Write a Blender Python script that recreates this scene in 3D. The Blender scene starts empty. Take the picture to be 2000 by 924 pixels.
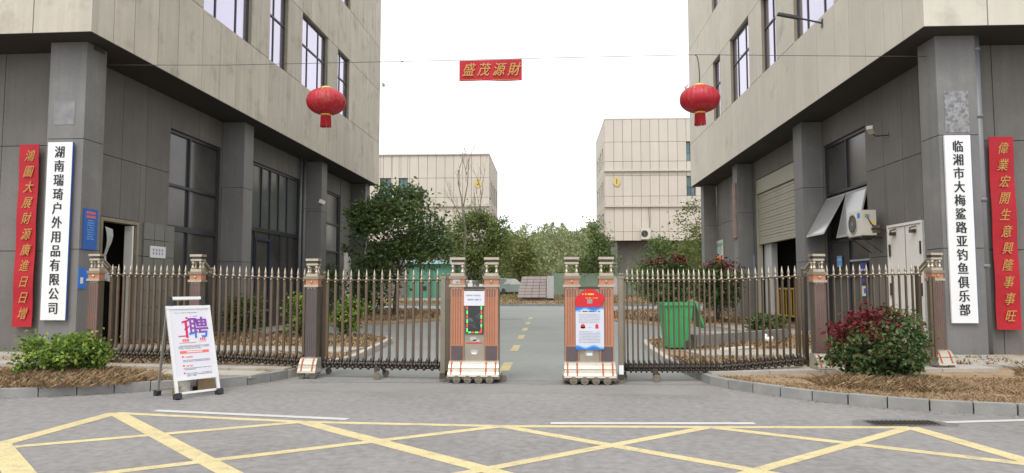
import bpy, math, random
import numpy as np
from mathutils import Vector, Matrix, noise
R = math.radians
scene = bpy.context.scene
COL = scene.collection

# ---------------------------------------------------------------- camera, world, light
cam_d = bpy.data.cameras.new("camera"); cam = bpy.data.objects.new("camera", cam_d); COL.objects.link(cam)
cam.location = (0, 0, 1.4); cam.rotation_euler = (R(94.004), 0, R(2.73))
cam_d.sensor_width = 36; cam_d.lens = 25.2; cam_d.clip_end = 2000; cam_d.clip_start = .05
scene.camera = cam

SUN_EL, SUN_AZ = 58, 200            # high sun behind the cloud, a little behind the camera
world = bpy.data.worlds.new("World"); scene.world = world; world.use_nodes = True
wt = world.node_tree; wt.nodes.clear()
sky = wt.nodes.new('ShaderNodeTexSky'); sky.sky_type = 'NISHITA'; sky.sun_disc = False
sky.sun_elevation = R(SUN_EL); sky.sun_rotation = R(SUN_AZ); sky.dust_density = 4; sky.air_density = 1.2
hs = wt.nodes.new('ShaderNodeHueSaturation'); hs.inputs['Saturation'].default_value = .12
mx = wt.nodes.new('ShaderNodeMix'); mx.data_type = 'RGBA'; mx.inputs[0].default_value = .6
mx.inputs[7].default_value = (9.6, 9.7, 10.0, 1)
bg = wt.nodes.new('ShaderNodeBackground'); bg.inputs[1].default_value = .12
wo = wt.nodes.new('ShaderNodeOutputWorld')
wt.links.new(sky.outputs[0], hs.inputs['Color']); wt.links.new(hs.outputs[0], mx.inputs[6])
wt.links.new(mx.outputs[2], bg.inputs[0]); wt.links.new(bg.outputs[0], wo.inputs[0])

sd = bpy.data.lights.new("sun", 'SUN'); sd.energy = 0.8; sd.angle = R(25); sd.color = (1, .965, .91)
so = bpy.data.objects.new("sun", sd); COL.objects.link(so)
so.rotation_euler = (R(90 - SUN_EL), 0, R(180 - SUN_AZ + 0)); so.location = (0, -20, 40)
scene.view_settings.view_transform = 'Standard'; scene.view_settings.look = 'None'
scene.view_settings.gamma = 1; scene.view_settings.use_curve_mapping = False
scene.view_settings.exposure = 0.75

# ---------------------------------------------------------------- materials
MATS = {}
def mat(name, col, rough=.7, metal=0., var=.10, scale=3., bump=0., bscale=None, spec=.5, streak=0., rnd=0.,
        col2=None, c2scale=2., c2lo=.5, c2hi=.65, emit=0., fine=0.):
    """noise-varied Principled material in world coordinates; col2 = patches of a second colour (dirt, wear)."""
    if name in MATS: return MATS[name]
    m = bpy.data.materials.new(name); m.use_nodes = True; t = m.node_tree; L = t.links
    b = t.nodes['Principled BSDF']
    geo = t.nodes.new('ShaderNodeNewGeometry')
    def noi(sc, det=5, vec=None, stretch=None):
        n = t.nodes.new('ShaderNodeTexNoise'); n.inputs['Scale'].default_value = sc; n.inputs['Detail'].default_value = det
        n.inputs['Roughness'].default_value = .6
        if stretch:
            mp = t.nodes.new('ShaderNodeMapping'); mp.inputs['Scale'].default_value = stretch
            L.new(geo.outputs['Position'], mp.inputs[0]); L.new(mp.outputs[0], n.inputs['Vector'])
        else: L.new(geo.outputs['Position'], n.inputs['Vector'])
        return n.outputs['Fac']
    def ramp(src, lo, hi, a, c):
        r = t.nodes.new('ShaderNodeMapRange'); r.inputs[1].default_value = lo; r.inputs[2].default_value = hi
        r.inputs[3].default_value = a; r.inputs[4].default_value = c; L.new(src, r.inputs[0]); return r.outputs[0]
    def mul(a, c):
        n = t.nodes.new('ShaderNodeMath'); n.operation = 'MULTIPLY'; L.new(a, n.inputs[0]); L.new(c, n.inputs[1]); return n.outputs[0]
    f = ramp(noi(scale), .3, .7, 1 - var, 1 + var)
    if fine: f = mul(f, ramp(noi(scale * 22, 2), .3, .7, 1 - fine, 1 + fine))
    if streak: f = mul(f, ramp(noi(1, 6, stretch=(7, 7, .35)), .35, .7, 1 + streak * .3, 1 - streak))
    if rnd:
        oi = t.nodes.new('ShaderNodeObjectInfo'); f = mul(f, ramp(oi.outputs['Random'], 0, 1, 1 - rnd, 1 + rnd))
    base = t.nodes.new('ShaderNodeRGB'); base.outputs[0].default_value = (*col, 1); src = base.outputs[0]
    if col2:
        mxn = t.nodes.new('ShaderNodeMix'); mxn.data_type = 'RGBA'; mxn.inputs[7].default_value = (*col2, 1)
        L.new(src, mxn.inputs[6]); L.new(ramp(noi(c2scale, 8), c2lo, c2hi, 0, 1), mxn.inputs[0]); src = mxn.outputs[2]
    vm = t.nodes.new('ShaderNodeVectorMath'); vm.operation = 'SCALE'; L.new(src, vm.inputs[0]); L.new(f, vm.inputs['Scale'])
    L.new(vm.outputs[0], b.inputs['Base Color'])
    b.inputs['Roughness'].default_value = rough; b.inputs['Metallic'].default_value = metal
    b.inputs['Specular IOR Level'].default_value = spec
    if bump:
        bn = t.nodes.new('ShaderNodeBump'); bn.inputs['Strength'].default_value = bump; bn.inputs['Distance'].default_value = .02
        L.new(noi(bscale or scale * 6, 4), bn.inputs['Height']); L.new(bn.outputs[0], b.inputs['Normal'])
    if emit:
        b.inputs['Emission Color'].default_value = (*col, 1); b.inputs['Emission Strength'].default_value = emit
    MATS[name] = m; return m

def leafmat(name, cols, rough=.55, trans=.25):
    """each leaf (mesh island) takes its own colour from the list."""
    m = bpy.data.materials.new(name); m.use_nodes = True; t = m.node_tree; L = t.links
    b = t.nodes['Principled BSDF']; g = t.nodes.new('ShaderNodeNewGeometry'); r = t.nodes.new('ShaderNodeValToRGB')
    els = r.color_ramp.elements
    while len(els) < len(cols): els.new(.5)
    for i, c in enumerate(cols): els[i].position = i / (len(cols) - 1); els[i].color = (*c, 1)
    L.new(g.outputs['Random Per Island'], r.inputs[0]); L.new(r.outputs[0], b.inputs['Base Color'])
    b.inputs['Roughness'].default_value = rough; b.inputs['Specular IOR Level'].default_value = .35
    if trans:
        tr = t.nodes.new('ShaderNodeBsdfTranslucent'); ms = t.nodes.new('ShaderNodeMixShader'); ms.inputs[0].default_value = trans
        out = t.nodes['Material Output']; L.new(r.outputs[0], tr.inputs[0])
        L.new(b.outputs[0], ms.inputs[1]); L.new(tr.outputs[0], ms.inputs[2]); L.new(ms.outputs[0], out.inputs[0])
    MATS[name] = m; return m

M_CLAD = mat('beige_cladding', (.525, .48, .40), .8, var=.08, scale=.9, streak=.12, rnd=.06, fine=.03,
             col2=(.30, .265, .20), c2scale=1.3, c2lo=.54, c2hi=.80)
M_CLAD_R = mat('pale_cladding', (.575, .535, .455), .8, var=.06, scale=.8, streak=.05, rnd=.04, fine=.02,
               col2=(.33, .30, .25), c2scale=1.1, c2lo=.6, c2hi=.82)
M_CLAD_F = mat('far_cladding', (.56, .51, .445), .8, var=.04, scale=.4, streak=.05, rnd=.03)
M_JOINT = mat('joint_shadow_gap', (.06, .055, .05), .9)
M_FJOINT = mat('far_joint', (.45, .42, .37), .9)
M_GREY = mat('grey_wall', (.160, .151, .137), .75, var=.13, scale=.8, streak=.12, rnd=.05, fine=.05, bump=.1,
             col2=(.16, .155, .145), c2scale=1.5, c2lo=.55, c2hi=.75)
M_GREYC = mat('grey_column', (.178, .174, .168), .7, var=.10, scale=.9, streak=.10, rnd=.04, fine=.05, bump=.08,
              col2=(.20, .195, .185), c2scale=1.8, c2lo=.56, c2hi=.76)
M_SCRAPE = mat('scraped_plaster', (.27, .27, .28), .9, var=.25, scale=9, col2=(.16, .16, .16), c2scale=14, c2lo=.45, c2hi=.6)
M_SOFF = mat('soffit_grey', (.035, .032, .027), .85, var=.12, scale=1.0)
M_DARK = mat('dark_void', (.015, .015, .015), .9)
M_FRAME = mat('window_frame', (.035, .035, .042), .45, var=.05)
M_FRAMEL = mat('pale_frame', (.33, .32, .29), .55, var=.08)
M_REVEAL = mat('brown_reveal', (.27, .235, .17), .8, var=.1, streak=.1)
def glass(name, col, rough, metal, spec=.6, var=.12, scale=.6):
    m = mat(name, col, rough, metal, var=var, scale=scale, spec=spec); return m
M_PANE_UP = glass('reflective_pane', (.50, .47, .57), .10, .92, var=.06)
M_PANE_LO = glass('dark_pane', (.075, .07, .066), .16, 0., .55, var=.4, scale=.5)
M_PANE_SOFT = glass('curtained_pane', (.12, .13, .12), .15, 0., .6, var=.2)
M_PANE_AWN = glass('awning_pane', (.38, .38, .38), .15, .25, .9, var=.05)
M_PANE_TEAL = glass('far_pane', (.10, .17, .18), .15, .3, .8, var=.3, scale=.8)
M_SHUT = mat('cream_shutter', (.37, .355, .27), .55, var=.06, scale=1.0, streak=.08)
M_WHITE = mat('white_paint', (.78, .76, .71), .5, var=.04, scale=3, col2=(.45, .38, .27), c2scale=4, c2lo=.66, c2hi=.8)
M_WHITEB = mat('white_board', (.76, .77, .77), .4, var=.02)
M_PAPER = mat('white_paper', (.66, .65, .69), .7, var=.03)
M_BLACK = mat('black_ink', (.012, .012, .014), .5, var=0)
M_BLUEEDGE = mat('blue_edge', (.03, .10, .35), .5, var=.05)
M_REDC = mat('red_cloth', (.42, .005, .015), .65, var=.10, scale=2.5)
M_GOLDL = mat('gold_lettering', (.48, .25, .06), .5, var=.12, scale=9)
M_GOLD = mat('gold_trim', (.85, .50, .10), .35, .5, var=.1)
M_LANT = mat('lantern_silk', (.40, .005, .022), .5, var=.12, scale=6, col2=(.36, .05, .028), c2scale=11, c2lo=.52, c2hi=.60)
M_LANTD = mat('lantern_tassel', (.40, .010, .020), .7, var=.15, scale=20)
M_WIRE = mat('dark_wire', (.05, .05, .05), .6)
M_STEEL = mat('brown_steel', (.145, .105, .072), .42, .55, var=.12, scale=6, col2=(.13, .09, .06), c2scale=7, c2lo=.62, c2hi=.72)
M_STEELD = mat('dark_steel', (.085, .072, .058), .42, .6, var=.15, scale=8)
M_SILV = mat('silver_finial', (.40, .345, .27), .34, .65, var=.06)
M_CAPS = mat('capital_metal', (.47, .41, .32), .30, .6, var=.10, scale=12)
M_CHAMP = mat('champagne_steel', (.27, .235, .18), .33, .7, var=.08, scale=7)
M_COPPER = mat('copper_panel', (.46, .20, .115), .5, .15, var=.08, scale=8)
M_PLUM = mat('plum_panel', (.17, .11, .095), .5, .25, var=.12, scale=5, col2=(.24, .11, .07), c2scale=3)
M_PLUMD = mat('dark_plum_panel', (.11, .085, .085), .5, .25, var=.10, scale=6)
M_SHOE = mat('ivory_shoe', (.44, .40, .33), .25, .35, var=.07, scale=9, col2=(.30, .26, .20), c2scale=9, c2lo=.6, c2hi=.75)
M_ORANGE = mat('orange_stripe', (.34, .065, .010), .5, var=.1)
M_TYRE = mat('dark_rubber', (.05, .045, .04), .75, var=.15)
M_WHEEL = mat('worn_wheel', (.17, .145, .11), .6, .2, var=.2, scale=20)
M_LEDG = mat('green_led', (.12, .85, .10), .5, emit=.5, var=0)
M_LEDR = mat('red_led', (.75, .06, .05), .5, emit=.35, var=0)
M_SCREEN = mat('black_screen', (.025, .028, .03), .12, 0, var=.3, spec=.9, col2=(.14, .15, .16), c2scale=9, c2lo=.52, c2hi=.7)
M_PANELB = mat('taupe_panel', (.34, .30, .24), .45, .4, var=.1, scale=5)
M_BLUE = mat('blue_sign', (.02, .11, .42), .5, var=.05)
M_BLUEP = mat('blue_print', (.03, .17, .58), .6, var=.08)
M_LBLUE = mat('light_blue_print', (.16, .38, .70), .6, var=.1)
M_REDP = mat('red_print', (.62, .03, .03), .6, var=.05)
M_PINKP = mat('coral_print', (.72, .15, .11), .6, var=.05)
M_GREYP = mat('grey_print', (.33, .34, .38), .6, var=.05)
M_PURP = mat('purple_print', (.20, .05, .33), .6, var=.1)
M_MAG = mat('magenta_print', (.55, .02, .14), .6, var=.1)
M_YELP = mat('yellow_print', (.80, .60, .06), .6, var=.05)
M_ORP = mat('orange_print', (.75, .26, .04), .6, var=.05)
M_GREENP = mat('green_print', (.10, .25, .11), .6, var=.05)
M_BIN = mat('green_bin_plastic', (.035, .33, .10), .45, var=.10, scale=4)
M_ALU = mat('white_aluminium', (.70, .70, .70), .35, .3, var=.03)
M_BLKP = mat('black_plastic', (.02, .02, .022), .5, var=.1)
M_AC = mat('ivory_casing', (.60, .58, .50), .45, var=.04, col2=(.42, .38, .30), c2scale=5, c2lo=.62, c2hi=.8)
M_PIPE = mat('grey_pipe', (.17, .175, .185), .45, var=.08, streak=.08)
M_SHED = mat('green_shed_paint', (.10, .29, .20), .55, var=.07, scale=.7)
M_SHEDT = mat('turquoise_fascia', (.36, .62, .62), .5, var=.05)
M_ASPH = mat('asphalt', (.222, .214, .206), .88, var=.07, scale=.5, fine=.17, bump=.35, bscale=60,
             col2=(.165, .157, .148), c2scale=.6, c2lo=.48, c2hi=.78)
M_DRIVE = mat('driveway_concrete', (.215, .225, .212), .85, var=.07, scale=.35, fine=.06, bump=.1, bscale=30,
              col2=(.20, .205, .19), c2scale=.5)
M_YEL = mat('yellow_road_paint', (.55, .46, .245), .85, var=.10, scale=3, fine=.18, bump=.3, bscale=60,
            col2=(.33, .29, .20), c2scale=7, c2lo=.52, c2hi=.74)
M_WHP = mat('white_road_paint', (.50, .49, .47), .8, var=.08, scale=3, fine=.1, col2=(.38, .37, .36), c2scale=5, c2lo=.58, c2hi=.78)
M_YELD = mat('faded_yellow_paint', (.44, .36, .17), .8, var=.10, scale=3, col2=(.30, .27, .19), c2scale=2)
M_KERB = mat('kerb_concrete', (.235, .235, .225), .9, var=.13, scale=4, fine=.08, rnd=.10, bump=.2, bscale=30,
             col2=(.33, .28, .21), c2scale=5, c2lo=.57, c2hi=.8)
M_KERBW = mat('painted_kerb', (.45, .43, .38), .85, var=.1, scale=3, rnd=.05)
M_SOIL = mat('dry_soil', (.27, .18, .105), .95, var=.22, scale=2.2, fine=.25, bump=.8, bscale=18,
             col2=(.33, .24, .14), c2scale=3, c2lo=.42, c2hi=.62)
M_PAVE = mat('concrete_paving', (.36, .335, .29), .9, var=.10, scale=1.2, fine=.07, bump=.1, bscale=25, rnd=.05,
             col2=(.27, .24, .19), c2scale=1.6, c2lo=.5, c2hi=.72)
M_BARK = mat('bark', (.075, .06, .045), .9, var=.3, scale=8, bump=.4)
M_BARKP = mat('pale_bark', (.20, .17, .13), .9, var=.3, scale=5)
M_ROOF = mat('brown_tile', (.26, .215, .20), .75, var=.08, scale=2, rnd=.05)
M_LGREY = mat('light_render', (.44, .43, .42), .8, var=.05, scale=1)
M_MESH = mat('green_netting', (.17, .23, .17), .8, var=.12, scale=1.5)
M_HILL = mat('hill_ground', (.15, .16, .085), .95, var=.3, scale=.2)
M_FAR = mat('far_ground', (.16, .145, .09), .95, var=.25, scale=.15, fine=.2)
M_CAR = mat('pale_green_car_paint', (.36, .46, .43), .25, .3, var=.03)
M_CARW = mat('white_car_paint', (.62, .64, .66), .25, .1, var=.03)
M_CARG = mat('car_glass', (.62, .68, .68), .08, .8, var=.1)
M_YBAR = mat('yellow_bar_paint', (.42, .25, .02), .5, var=.1)
M_IRON = mat('cast_iron', (.10, .095, .09), .7, .3, var=.2)

LM_DARK = leafmat('dark_leaf', [(.045, .085, .03), (.085, .14, .05), (.13, .19, .065), (.20, .26, .10)], trans=.35)
LM_MID = leafmat('mid_leaf', [(.075, .11, .035), (.115, .165, .045), (.16, .22, .055), (.21, .25, .08)], trans=.35)
LM_YG = leafmat('yellow_green_leaf', [(.09, .12, .03), (.15, .18, .04), (.22, .22, .06), (.12, .15, .04)])
LM_BOX = leafmat('box_leaf', [(.04, .09, .02), (.09, .17, .03), (.15, .25, .04), (.24, .33, .05), (.32, .38, .07)])
LM_PHO = leafmat('photinia_leaf', [(.02, .05, .015), (.045, .09, .025), (.08, .14, .04), (.15, .20, .07), (.12, .05, .03)])
LM_RED = leafmat('red_leaf', [(.07, .008, .012), (.13, .012, .018), (.20, .018, .028), (.10, .04, .02)])
LM_FOR = leafmat('forest_leaf', [(.15, .20, .085), (.20, .26, .11), (.25, .30, .13), (.29, .32, .15), (.31, .27, .14), (.17, .23, .11)], trans=.3)
LM_STRAW = leafmat('straw', [(.18, .11, .06), (.235, .15, .078), (.28, .19, .10), (.33, .24, .135), (.21, .15, .08)], .9, 0)
LM_GRASSG = leafmat('sparse_green_grass', [(.10, .12, .04), (.20, .18, .08), (.32, .25, .13)], .9, 0)

# ---------------------------------------------------------------- mesh helpers
def tagp(o, label=None, cat=None, group=None, kind=None):
    if label: o['label'] = label
    if cat: o['category'] = cat
    if group: o['group'] = group
    if kind: o['kind'] = kind
    return o
def link(name, me, m=None, parent=None, loc=None, rot=None):
    o = bpy.data.objects.new(name, me); COL.objects.link(o)
    if m is not None and len(me.materials) == 0: me.materials.append(m)
    if parent is not None: o.parent = parent
    if loc is not None: o.location = loc
    if rot is not None: o.rotation_euler = rot
    return o
def empty(name, loc, rz=0, label=None, cat=None, group=None, kind=None):
    o = bpy.data.objects.new(name, None); COL.objects.link(o); o.location = loc; o.rotation_euler = (0, 0, rz)
    o.empty_display_size = .2
    return tagp(o, label, cat, group, kind)

class MB:
    def __init__(s): s.v = []; s.f = []; s.smooth = False
    def add(s, vs, fs):
        k = len(s.v); s.v += [tuple(p) for p in vs]; s.f += [tuple(i + k for i in f) for f in fs]; return s
    def box(s, x0, x1, y0, y1, z0, z1, rz=0, about=None):
        x0, x1 = sorted((x0, x1)); y0, y1 = sorted((y0, y1)); z0, z1 = sorted((z0, z1))
        vs = [(x0, y0, z0), (x1, y0, z0), (x1, y1, z0), (x0, y1, z0), (x0, y0, z1), (x1, y0, z1), (x1, y1, z1), (x0, y1, z1)]
        if rz:
            ax, ay = about or ((x0 + x1) / 2, (y0 + y1) / 2); c, q = math.cos(rz), math.sin(rz)
            vs = [(ax + (x - ax) * c - (y - ay) * q, ay + (x - ax) * q + (y - ay) * c, z) for x, y, z in vs]
        return s.add(vs, [(0, 3, 2, 1), (4, 5, 6, 7), (0, 1, 5, 4), (1, 2, 6, 5), (2, 3, 7, 6), (3, 0, 4, 7)])
    def hexa(s, vs): # 8 verts bottom 4 then top 4
        return s.add(vs, [(0, 3, 2, 1), (4, 5, 6, 7), (0, 1, 5, 4), (1, 2, 6, 5), (2, 3, 7, 6), (3, 0, 4, 7)])
    def tube(s, pts, rad, n=6, cap=True):
        pts = [Vector(p) for p in pts]
        if not hasattr(rad, '__len__'): rad = [rad] * len(pts)
        k0 = len(s.v); prev = None
        for i, p in enumerate(pts):
            d = (pts[min(i + 1, len(pts) - 1)] - pts[max(i - 1, 0)]).normalized()
            a = Vector((0, 0, 1)) if abs(d.z) < .9 else Vector((1, 0, 0))
            if prev is not None: a = prev
            u = d.cross(a).normalized(); w = u.cross(d).normalized(); prev = w
            for j in range(n):
                t = 2 * math.pi * j / n; s.v.append(tuple(p + (u * math.cos(t) + w * math.sin(t)) * rad[i]))
        for i in range(len(pts) - 1):
            for j in range(n):
                a = k0 + i * n + j; b = k0 + i * n + (j + 1) % n; s.f.append((a, b, b + n, a + n))
        if cap:
            s.f.append(tuple(k0 + j for j in range(n))[::-1]); s.f.append(tuple(k0 + (len(pts) - 1) * n + j for j in range(n)))
        return s
    def lathe(s, prof, n=12, c=(0, 0, 0), axis='z'):
        k0 = len(s.v)
        for r, h in prof:
            for j in range(n):
                t = 2 * math.pi * j / n; a, b = r * math.cos(t), r * math.sin(t)
                p = {'z': (a, b, h), 'y': (a, h, b), 'x': (h, a, b)}[axis]
                s.v.append((p[0] + c[0], p[1] + c[1], p[2] + c[2]))
        for i in range(len(prof) - 1):
            for j in range(n):
                a = k0 + i * n + j; b = k0 + i * n + (j + 1) % n; s.f.append((a, b, b + n, a + n))
        s.f.append(tuple(k0 + j for j in range(n))[::-1]); s.f.append(tuple(k0 + (len(prof) - 1) * n + j for j in range(n)))
        return s
    def prism(s, poly, z0, z1):
        n = len(poly); vs = [(x, y, z0) for x, y in poly] + [(x, y, z1) for x, y in poly]
        return s.add(vs, [tuple(range(n))[::-1], tuple(range(n, 2 * n))] + [(i, (i + 1) % n, (i + 1) % n + n, i + n) for i in range(n)])
    def build(s, name, m, parent=None, loc=None, rot=None, smooth=False, **kw):
        me = bpy.data.meshes.new(name); me.from_pydata(s.v, [], s.f); me.validate()
        if smooth: me.polygons.foreach_set('use_smooth', [True] * len(me.polygons))
        o = link(name, me, m, parent, loc, rot); return tagp(o, **kw)

def ico(mb, c, r, n=8, sq=1.0):
    k = 5; mb.lathe([(max(.001, r * math.sin(math.pi * i / k)), -r * sq * math.cos(math.pi * i / k)) for i in range(k + 1)], n, c); return mb

_box = {}
def piece(name, m, parent, x0, x1, y0, y1, z0, z1):
    """one loose-able piece (panel, stone, pane): box objects of equal size share a mesh."""
    x0, x1 = sorted((x0, x1)); y0, y1 = sorted((y0, y1)); z0, z1 = sorted((z0, z1))
    key = (name, m.name, round(x1 - x0, 3), round(y1 - y0, 3), round(z1 - z0, 3))
    if key not in _box:
        q = MB().box(0, key[2], 0, key[3], 0, key[4]); me = bpy.data.meshes.new(name); me.from_pydata(q.v, [], q.f); me.materials.append(m); _box[key] = me
    return link(name, _box[key], None, parent, (x0, y0, z0))

def subtract(rects, hole):
    out = []
    h0, h1, g0, g1 = hole
    for a0, a1, z0, z1 in rects:
        if h0 >= a1 - 1e-6 or h1 <= a0 + 1e-6 or g0 >= z1 - 1e-6 or g1 <= z0 + 1e-6: out.append((a0, a1, z0, z1)); continue
        if h0 > a0 + .02: out.append((a0, h0, z0, z1))
        if h1 < a1 - .02: out.append((h1, a1, z0, z1))
        m0, m1 = max(a0, h0), min(a1, h1)
        if g0 > z0 + .02: out.append((m0, m1, z0, g0))
        if g1 < z1 - .02: out.append((m0, m1, g1, z1))
    return out

def quads_np(name, V, m, parent=None, **kw):
    """V: (n,4,3) array of leaf/blade quads -> one mesh"""
    n = V.shape[0]; me = bpy.data.meshes.new(name)
    me.vertices.add(n * 4); me.vertices.foreach_set('co', V.reshape(-1).astype(np.float32))
    me.loops.add(n * 4); me.loops.foreach_set('vertex_index', np.arange(n * 4, dtype=np.int32))
    me.polygons.add(n); me.polygons.foreach_set('loop_start', np.arange(0, n * 4, 4, dtype=np.int32))
    try: me.polygons.foreach_set('loop_total', np.full(n, 4, dtype=np.int32))
    except Exception: pass
    me.update(calc_edges=True)
    return tagp(link(name, me, m, parent), **kw)

def leaves(rng, P, size, aspect=.5, up=.3):
    """leaf quads (kite shaped) at points P with random orientation."""
    n = len(P); d = rng.normal(size=(n, 3)); d[:, 2] = d[:, 2] * .7 + up * rng.normal(size=n) - .15
    d /= np.linalg.norm(d, axis=1)[:, None]; a = rng.normal(size=(n, 3)); w = np.cross(d, a); w /= np.linalg.norm(w, axis=1)[:, None]
    s = size * (.6 + .8 * rng.random(n))[:, None]; nrm = np.cross(d, w)
    tip = P + d * s; mid = P + d * s * .45 + nrm * s * .08
    return np.stack([P, mid + w * s * aspect * .5, tip, mid - w * s * aspect * .5], 1)

def crown_pts(rng, c, r, nclump, nleaf, cr, hollow=.55, flat=.8, bias=0.):
    """leaf positions: clumps spread through an uneven ellipsoid, denser towards the outside."""
    c = np.array(c); r = np.array(r); out = []
    for i in range(nclump):
        d = rng.normal(size=3); d /= np.linalg.norm(d)
        rr = hollow + (1 - hollow) * rng.random() ** .7
        k = 1 + .22 * noise.noise(Vector(d * 1.7) + Vector((c[0], c[1], 3.3)))
        p = c + d * r * rr * k; p[2] += bias * r[2] * rng.random()
        q = rng.normal(size=(nleaf, 3)) * cr * (.6 + .8 * rng.random()) * np.array([1, 1, flat])
        out.append(p + q)
    return np.concatenate(out)

_text = {}
def text_mesh(s, size, m, bold=.0, shear=0., sx=1., space=None):
    cu = bpy.data.curves.new('t', 'FONT'); cu.body = s; cu.size = size; cu.offset = bold * size; cu.shear = shear
    cu.align_x = 'CENTER'; cu.align_y = 'CENTER'; cu.extrude = .0015; cu.resolution_u = 3
    if space: cu.space_line = space
    o = bpy.data.objects.new('t', cu); COL.objects.link(o); dg = bpy.context.evaluated_depsgraph_get(); dg.update()
    me = bpy.data.meshes.new_from_object(o.evaluated_get(dg)); me.materials.clear(); me.materials.append(m)
    bpy.data.objects.remove(o); bpy.data.curves.remove(cu)
    if sx != 1: me.transform(Matrix.Diagonal((sx, 1, 1, 1)))
    return me
def char(ch, size, m, parent, x, z, y, rz=0, bold=.0, shear=0., sx=1., name='character', song=0.):
    me = text_mesh(ch, size, m, bold, shear, sx)
    if song:      # heavy uprights, thin horizontals: the glyph drawn three times, side by side
        n = len(me.vertices); v = [tuple(q.co) for q in me.vertices]; f = [tuple(p.vertices) for p in me.polygons]
        V = []; F = []
        for k, d in enumerate((-song * size, 0, song * size)): V += [(a + d, b, c + .0004 * k) for a, b, c in v]; F += [tuple(i + k * n for i in p) for p in f]
        me = bpy.data.meshes.new('character'); me.from_pydata(V, [], F); me.materials.append(m)
    o = link(name, me, None, parent, (x, y, z), (R(90), 0, rz)); return o

# ---------------------------------------------------------------- ground, roads, pads
def sheet(name, poly, z, m, kind='structure', **kw):
    me = bpy.data.meshes.new(name); me.from_pydata([(x, y, z) for x, y in poly], [], [tuple(range(len(poly)))]); return tagp(link(name, me, m), kind=kind, **kw)
sheet('ground', [(-400, -60), (400, -60), (400, 700), (-400, 700)], -.03, M_FAR)
sheet('road', [(-60, -40), (60, -40), (60, 10.9), (-60, 10.9)], 0.0, M_ASPH)
sheet('driveway', [(-60, 10.9), (60, 10.9), (60, 52), (-60, 52)], 0.0, M_DRIVE)

def strip(mb, a, b, w, z, ext=0.):
    a, b = Vector(a), Vector(b); b = b + (b - a) * ext; d = (b - a).normalized(); n = Vector((-d.y, d.x)) * w / 2
    k = len(mb.v); mb.v += [(*(a - n), z), (*(b - n), z), (*(b + n), z), (*(a + n), z)]; mb.f.append((k, k + 1, k + 2, k + 3))
# box-junction hatching, scaled from the ground points read off the photograph
T = [(-4.78, 7.86), (-2.52, 7.44), (-.45, 7.31), (1.62, 7.36), (3.62, 7.44)]
Bt = [(-4.72, 6.10), (-2.60, 5.80), (-.42, 5.60), (1.60, 5.68), (3.72, 5.72)]
Cc = [(-3.62, 6.80), (-1.52, 6.55), (.61, 6.40), (2.62, 6.62)]
zc = .0015
y = MB()
for i in range(4): strip(y, T[i], T[i + 1], .105, zc)
q2 = MB()
for i, (a, b) in enumerate([(T[0], (-2.60, 5.62)), (T[1], (-.42, 5.55)), (T[2], (1.66, 5.60)), (T[3], (3.9, 5.9))]): strip(q2, a, b, .16 if i < 2 else .125, zc + .0005, .35)
q3 = MB()
for a, b in [(T[1], (-4.75, 6.12)), (T[2], (-2.75, 5.74)), (T[3], (-.50, 5.58)), (T[4], (1.55, 5.62))]: strip(q3, a, b, .115, zc + .001, .0 if a == T[1] else .3)
q4 = MB()
strip(q4, T[0], (-4.86, 6.05), .17, zc + .0015); strip(q4, T[4], (3.95, 5.55), .17, zc + .0015)
q5 = MB(); strip(q5, (-4.90, 6.28), (-3.7, 5.05), .20, zc + .002)
jr = empty('box_junction_marking', (0, 0, 0), kind='structure')
for n_, mb in (('border_line', y), ('hatch_line', q2), ('hatch_line', q3), ('border_line', q4), ('hatch_line', q5)): mb.build(n_, M_YEL, jr)
w = MB(); strip(w, (-4.42, 8.02), (-2.1, 7.60), .11, .004); strip(w, (.04, 7.48), (2.13, 7.57), .11, .004); strip(w, (4.1, 7.72), (6.6, 8.18), .10, .004)
w.build('white_edge_line', M_WHP, kind='structure')
cl = MB()
for a, b in [(12.0, 13.4), (15.7, 17.3), (19.4, 20.9), (22.8, 24.6), (27, 28.6), (31.2, 33)]: strip(cl, (-.71, a), (-.70, b), .17, .004)
cl.build('driveway_centre_line', M_YELD, kind='structure')

# pads
padL = [(-14, 5.0), (-6.87, 8.74), (-5.91, 9.2), (-5.33, 9.51), (-4.75, 9.75), (-4.37, 9.97), (-4.1, 10.4), (-3.96, 10.95), (-3.55, 13.3), (-3.82, 17.8), (-4.05, 18.5), (-4.6, 19.1), (-5.6, 19.45), (-7.5, 19.8), (-9.6, 20.0), (-9.6, 34), (-14, 34)]
padR = [(2.33, 10.48), (2.42, 10.22), (2.58, 9.98), (2.86, 9.54), (3.28, 9.07), (3.77, 8.64), (4.46, 8.3), (5.19, 8.12), (6.6, 7.95), (14, 7.9), (14, 34), (8.0, 34), (8.0, 20.4), (5.0, 19.6), (3.3, 18.9), (2.6, 18.2), (2.26, 17.35), (2.16, 15.2), (2.12, 13.0)]
def inset(poly, d):
    n = len(poly); out = []
    for i in range(n):
        p0, p1, p2 = Vector(poly[i - 1]), Vector(poly[i]), Vector(poly[(i + 1) % n])
        e1 = (p1 - p0).normalized(); e2 = (p2 - p1).normalized(); n1 = Vector((-e1.y, e1.x)); n2 = Vector((-e2.y, e2.x))
        m_ = (n1 + n2); m_ = m_ / max(.3, m_.length_squared) * 2; out.append(tuple(p1 + m_ * d))
    return out
def pad(name, poly, z, m): return MB().prism(poly, -.02, z).build(name, m, kind='structure')
pad('verge', inset(padL, .11), .10, M_SOIL)
pad('verge', inset(padR, .11), .10, M_SOIL)

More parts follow.
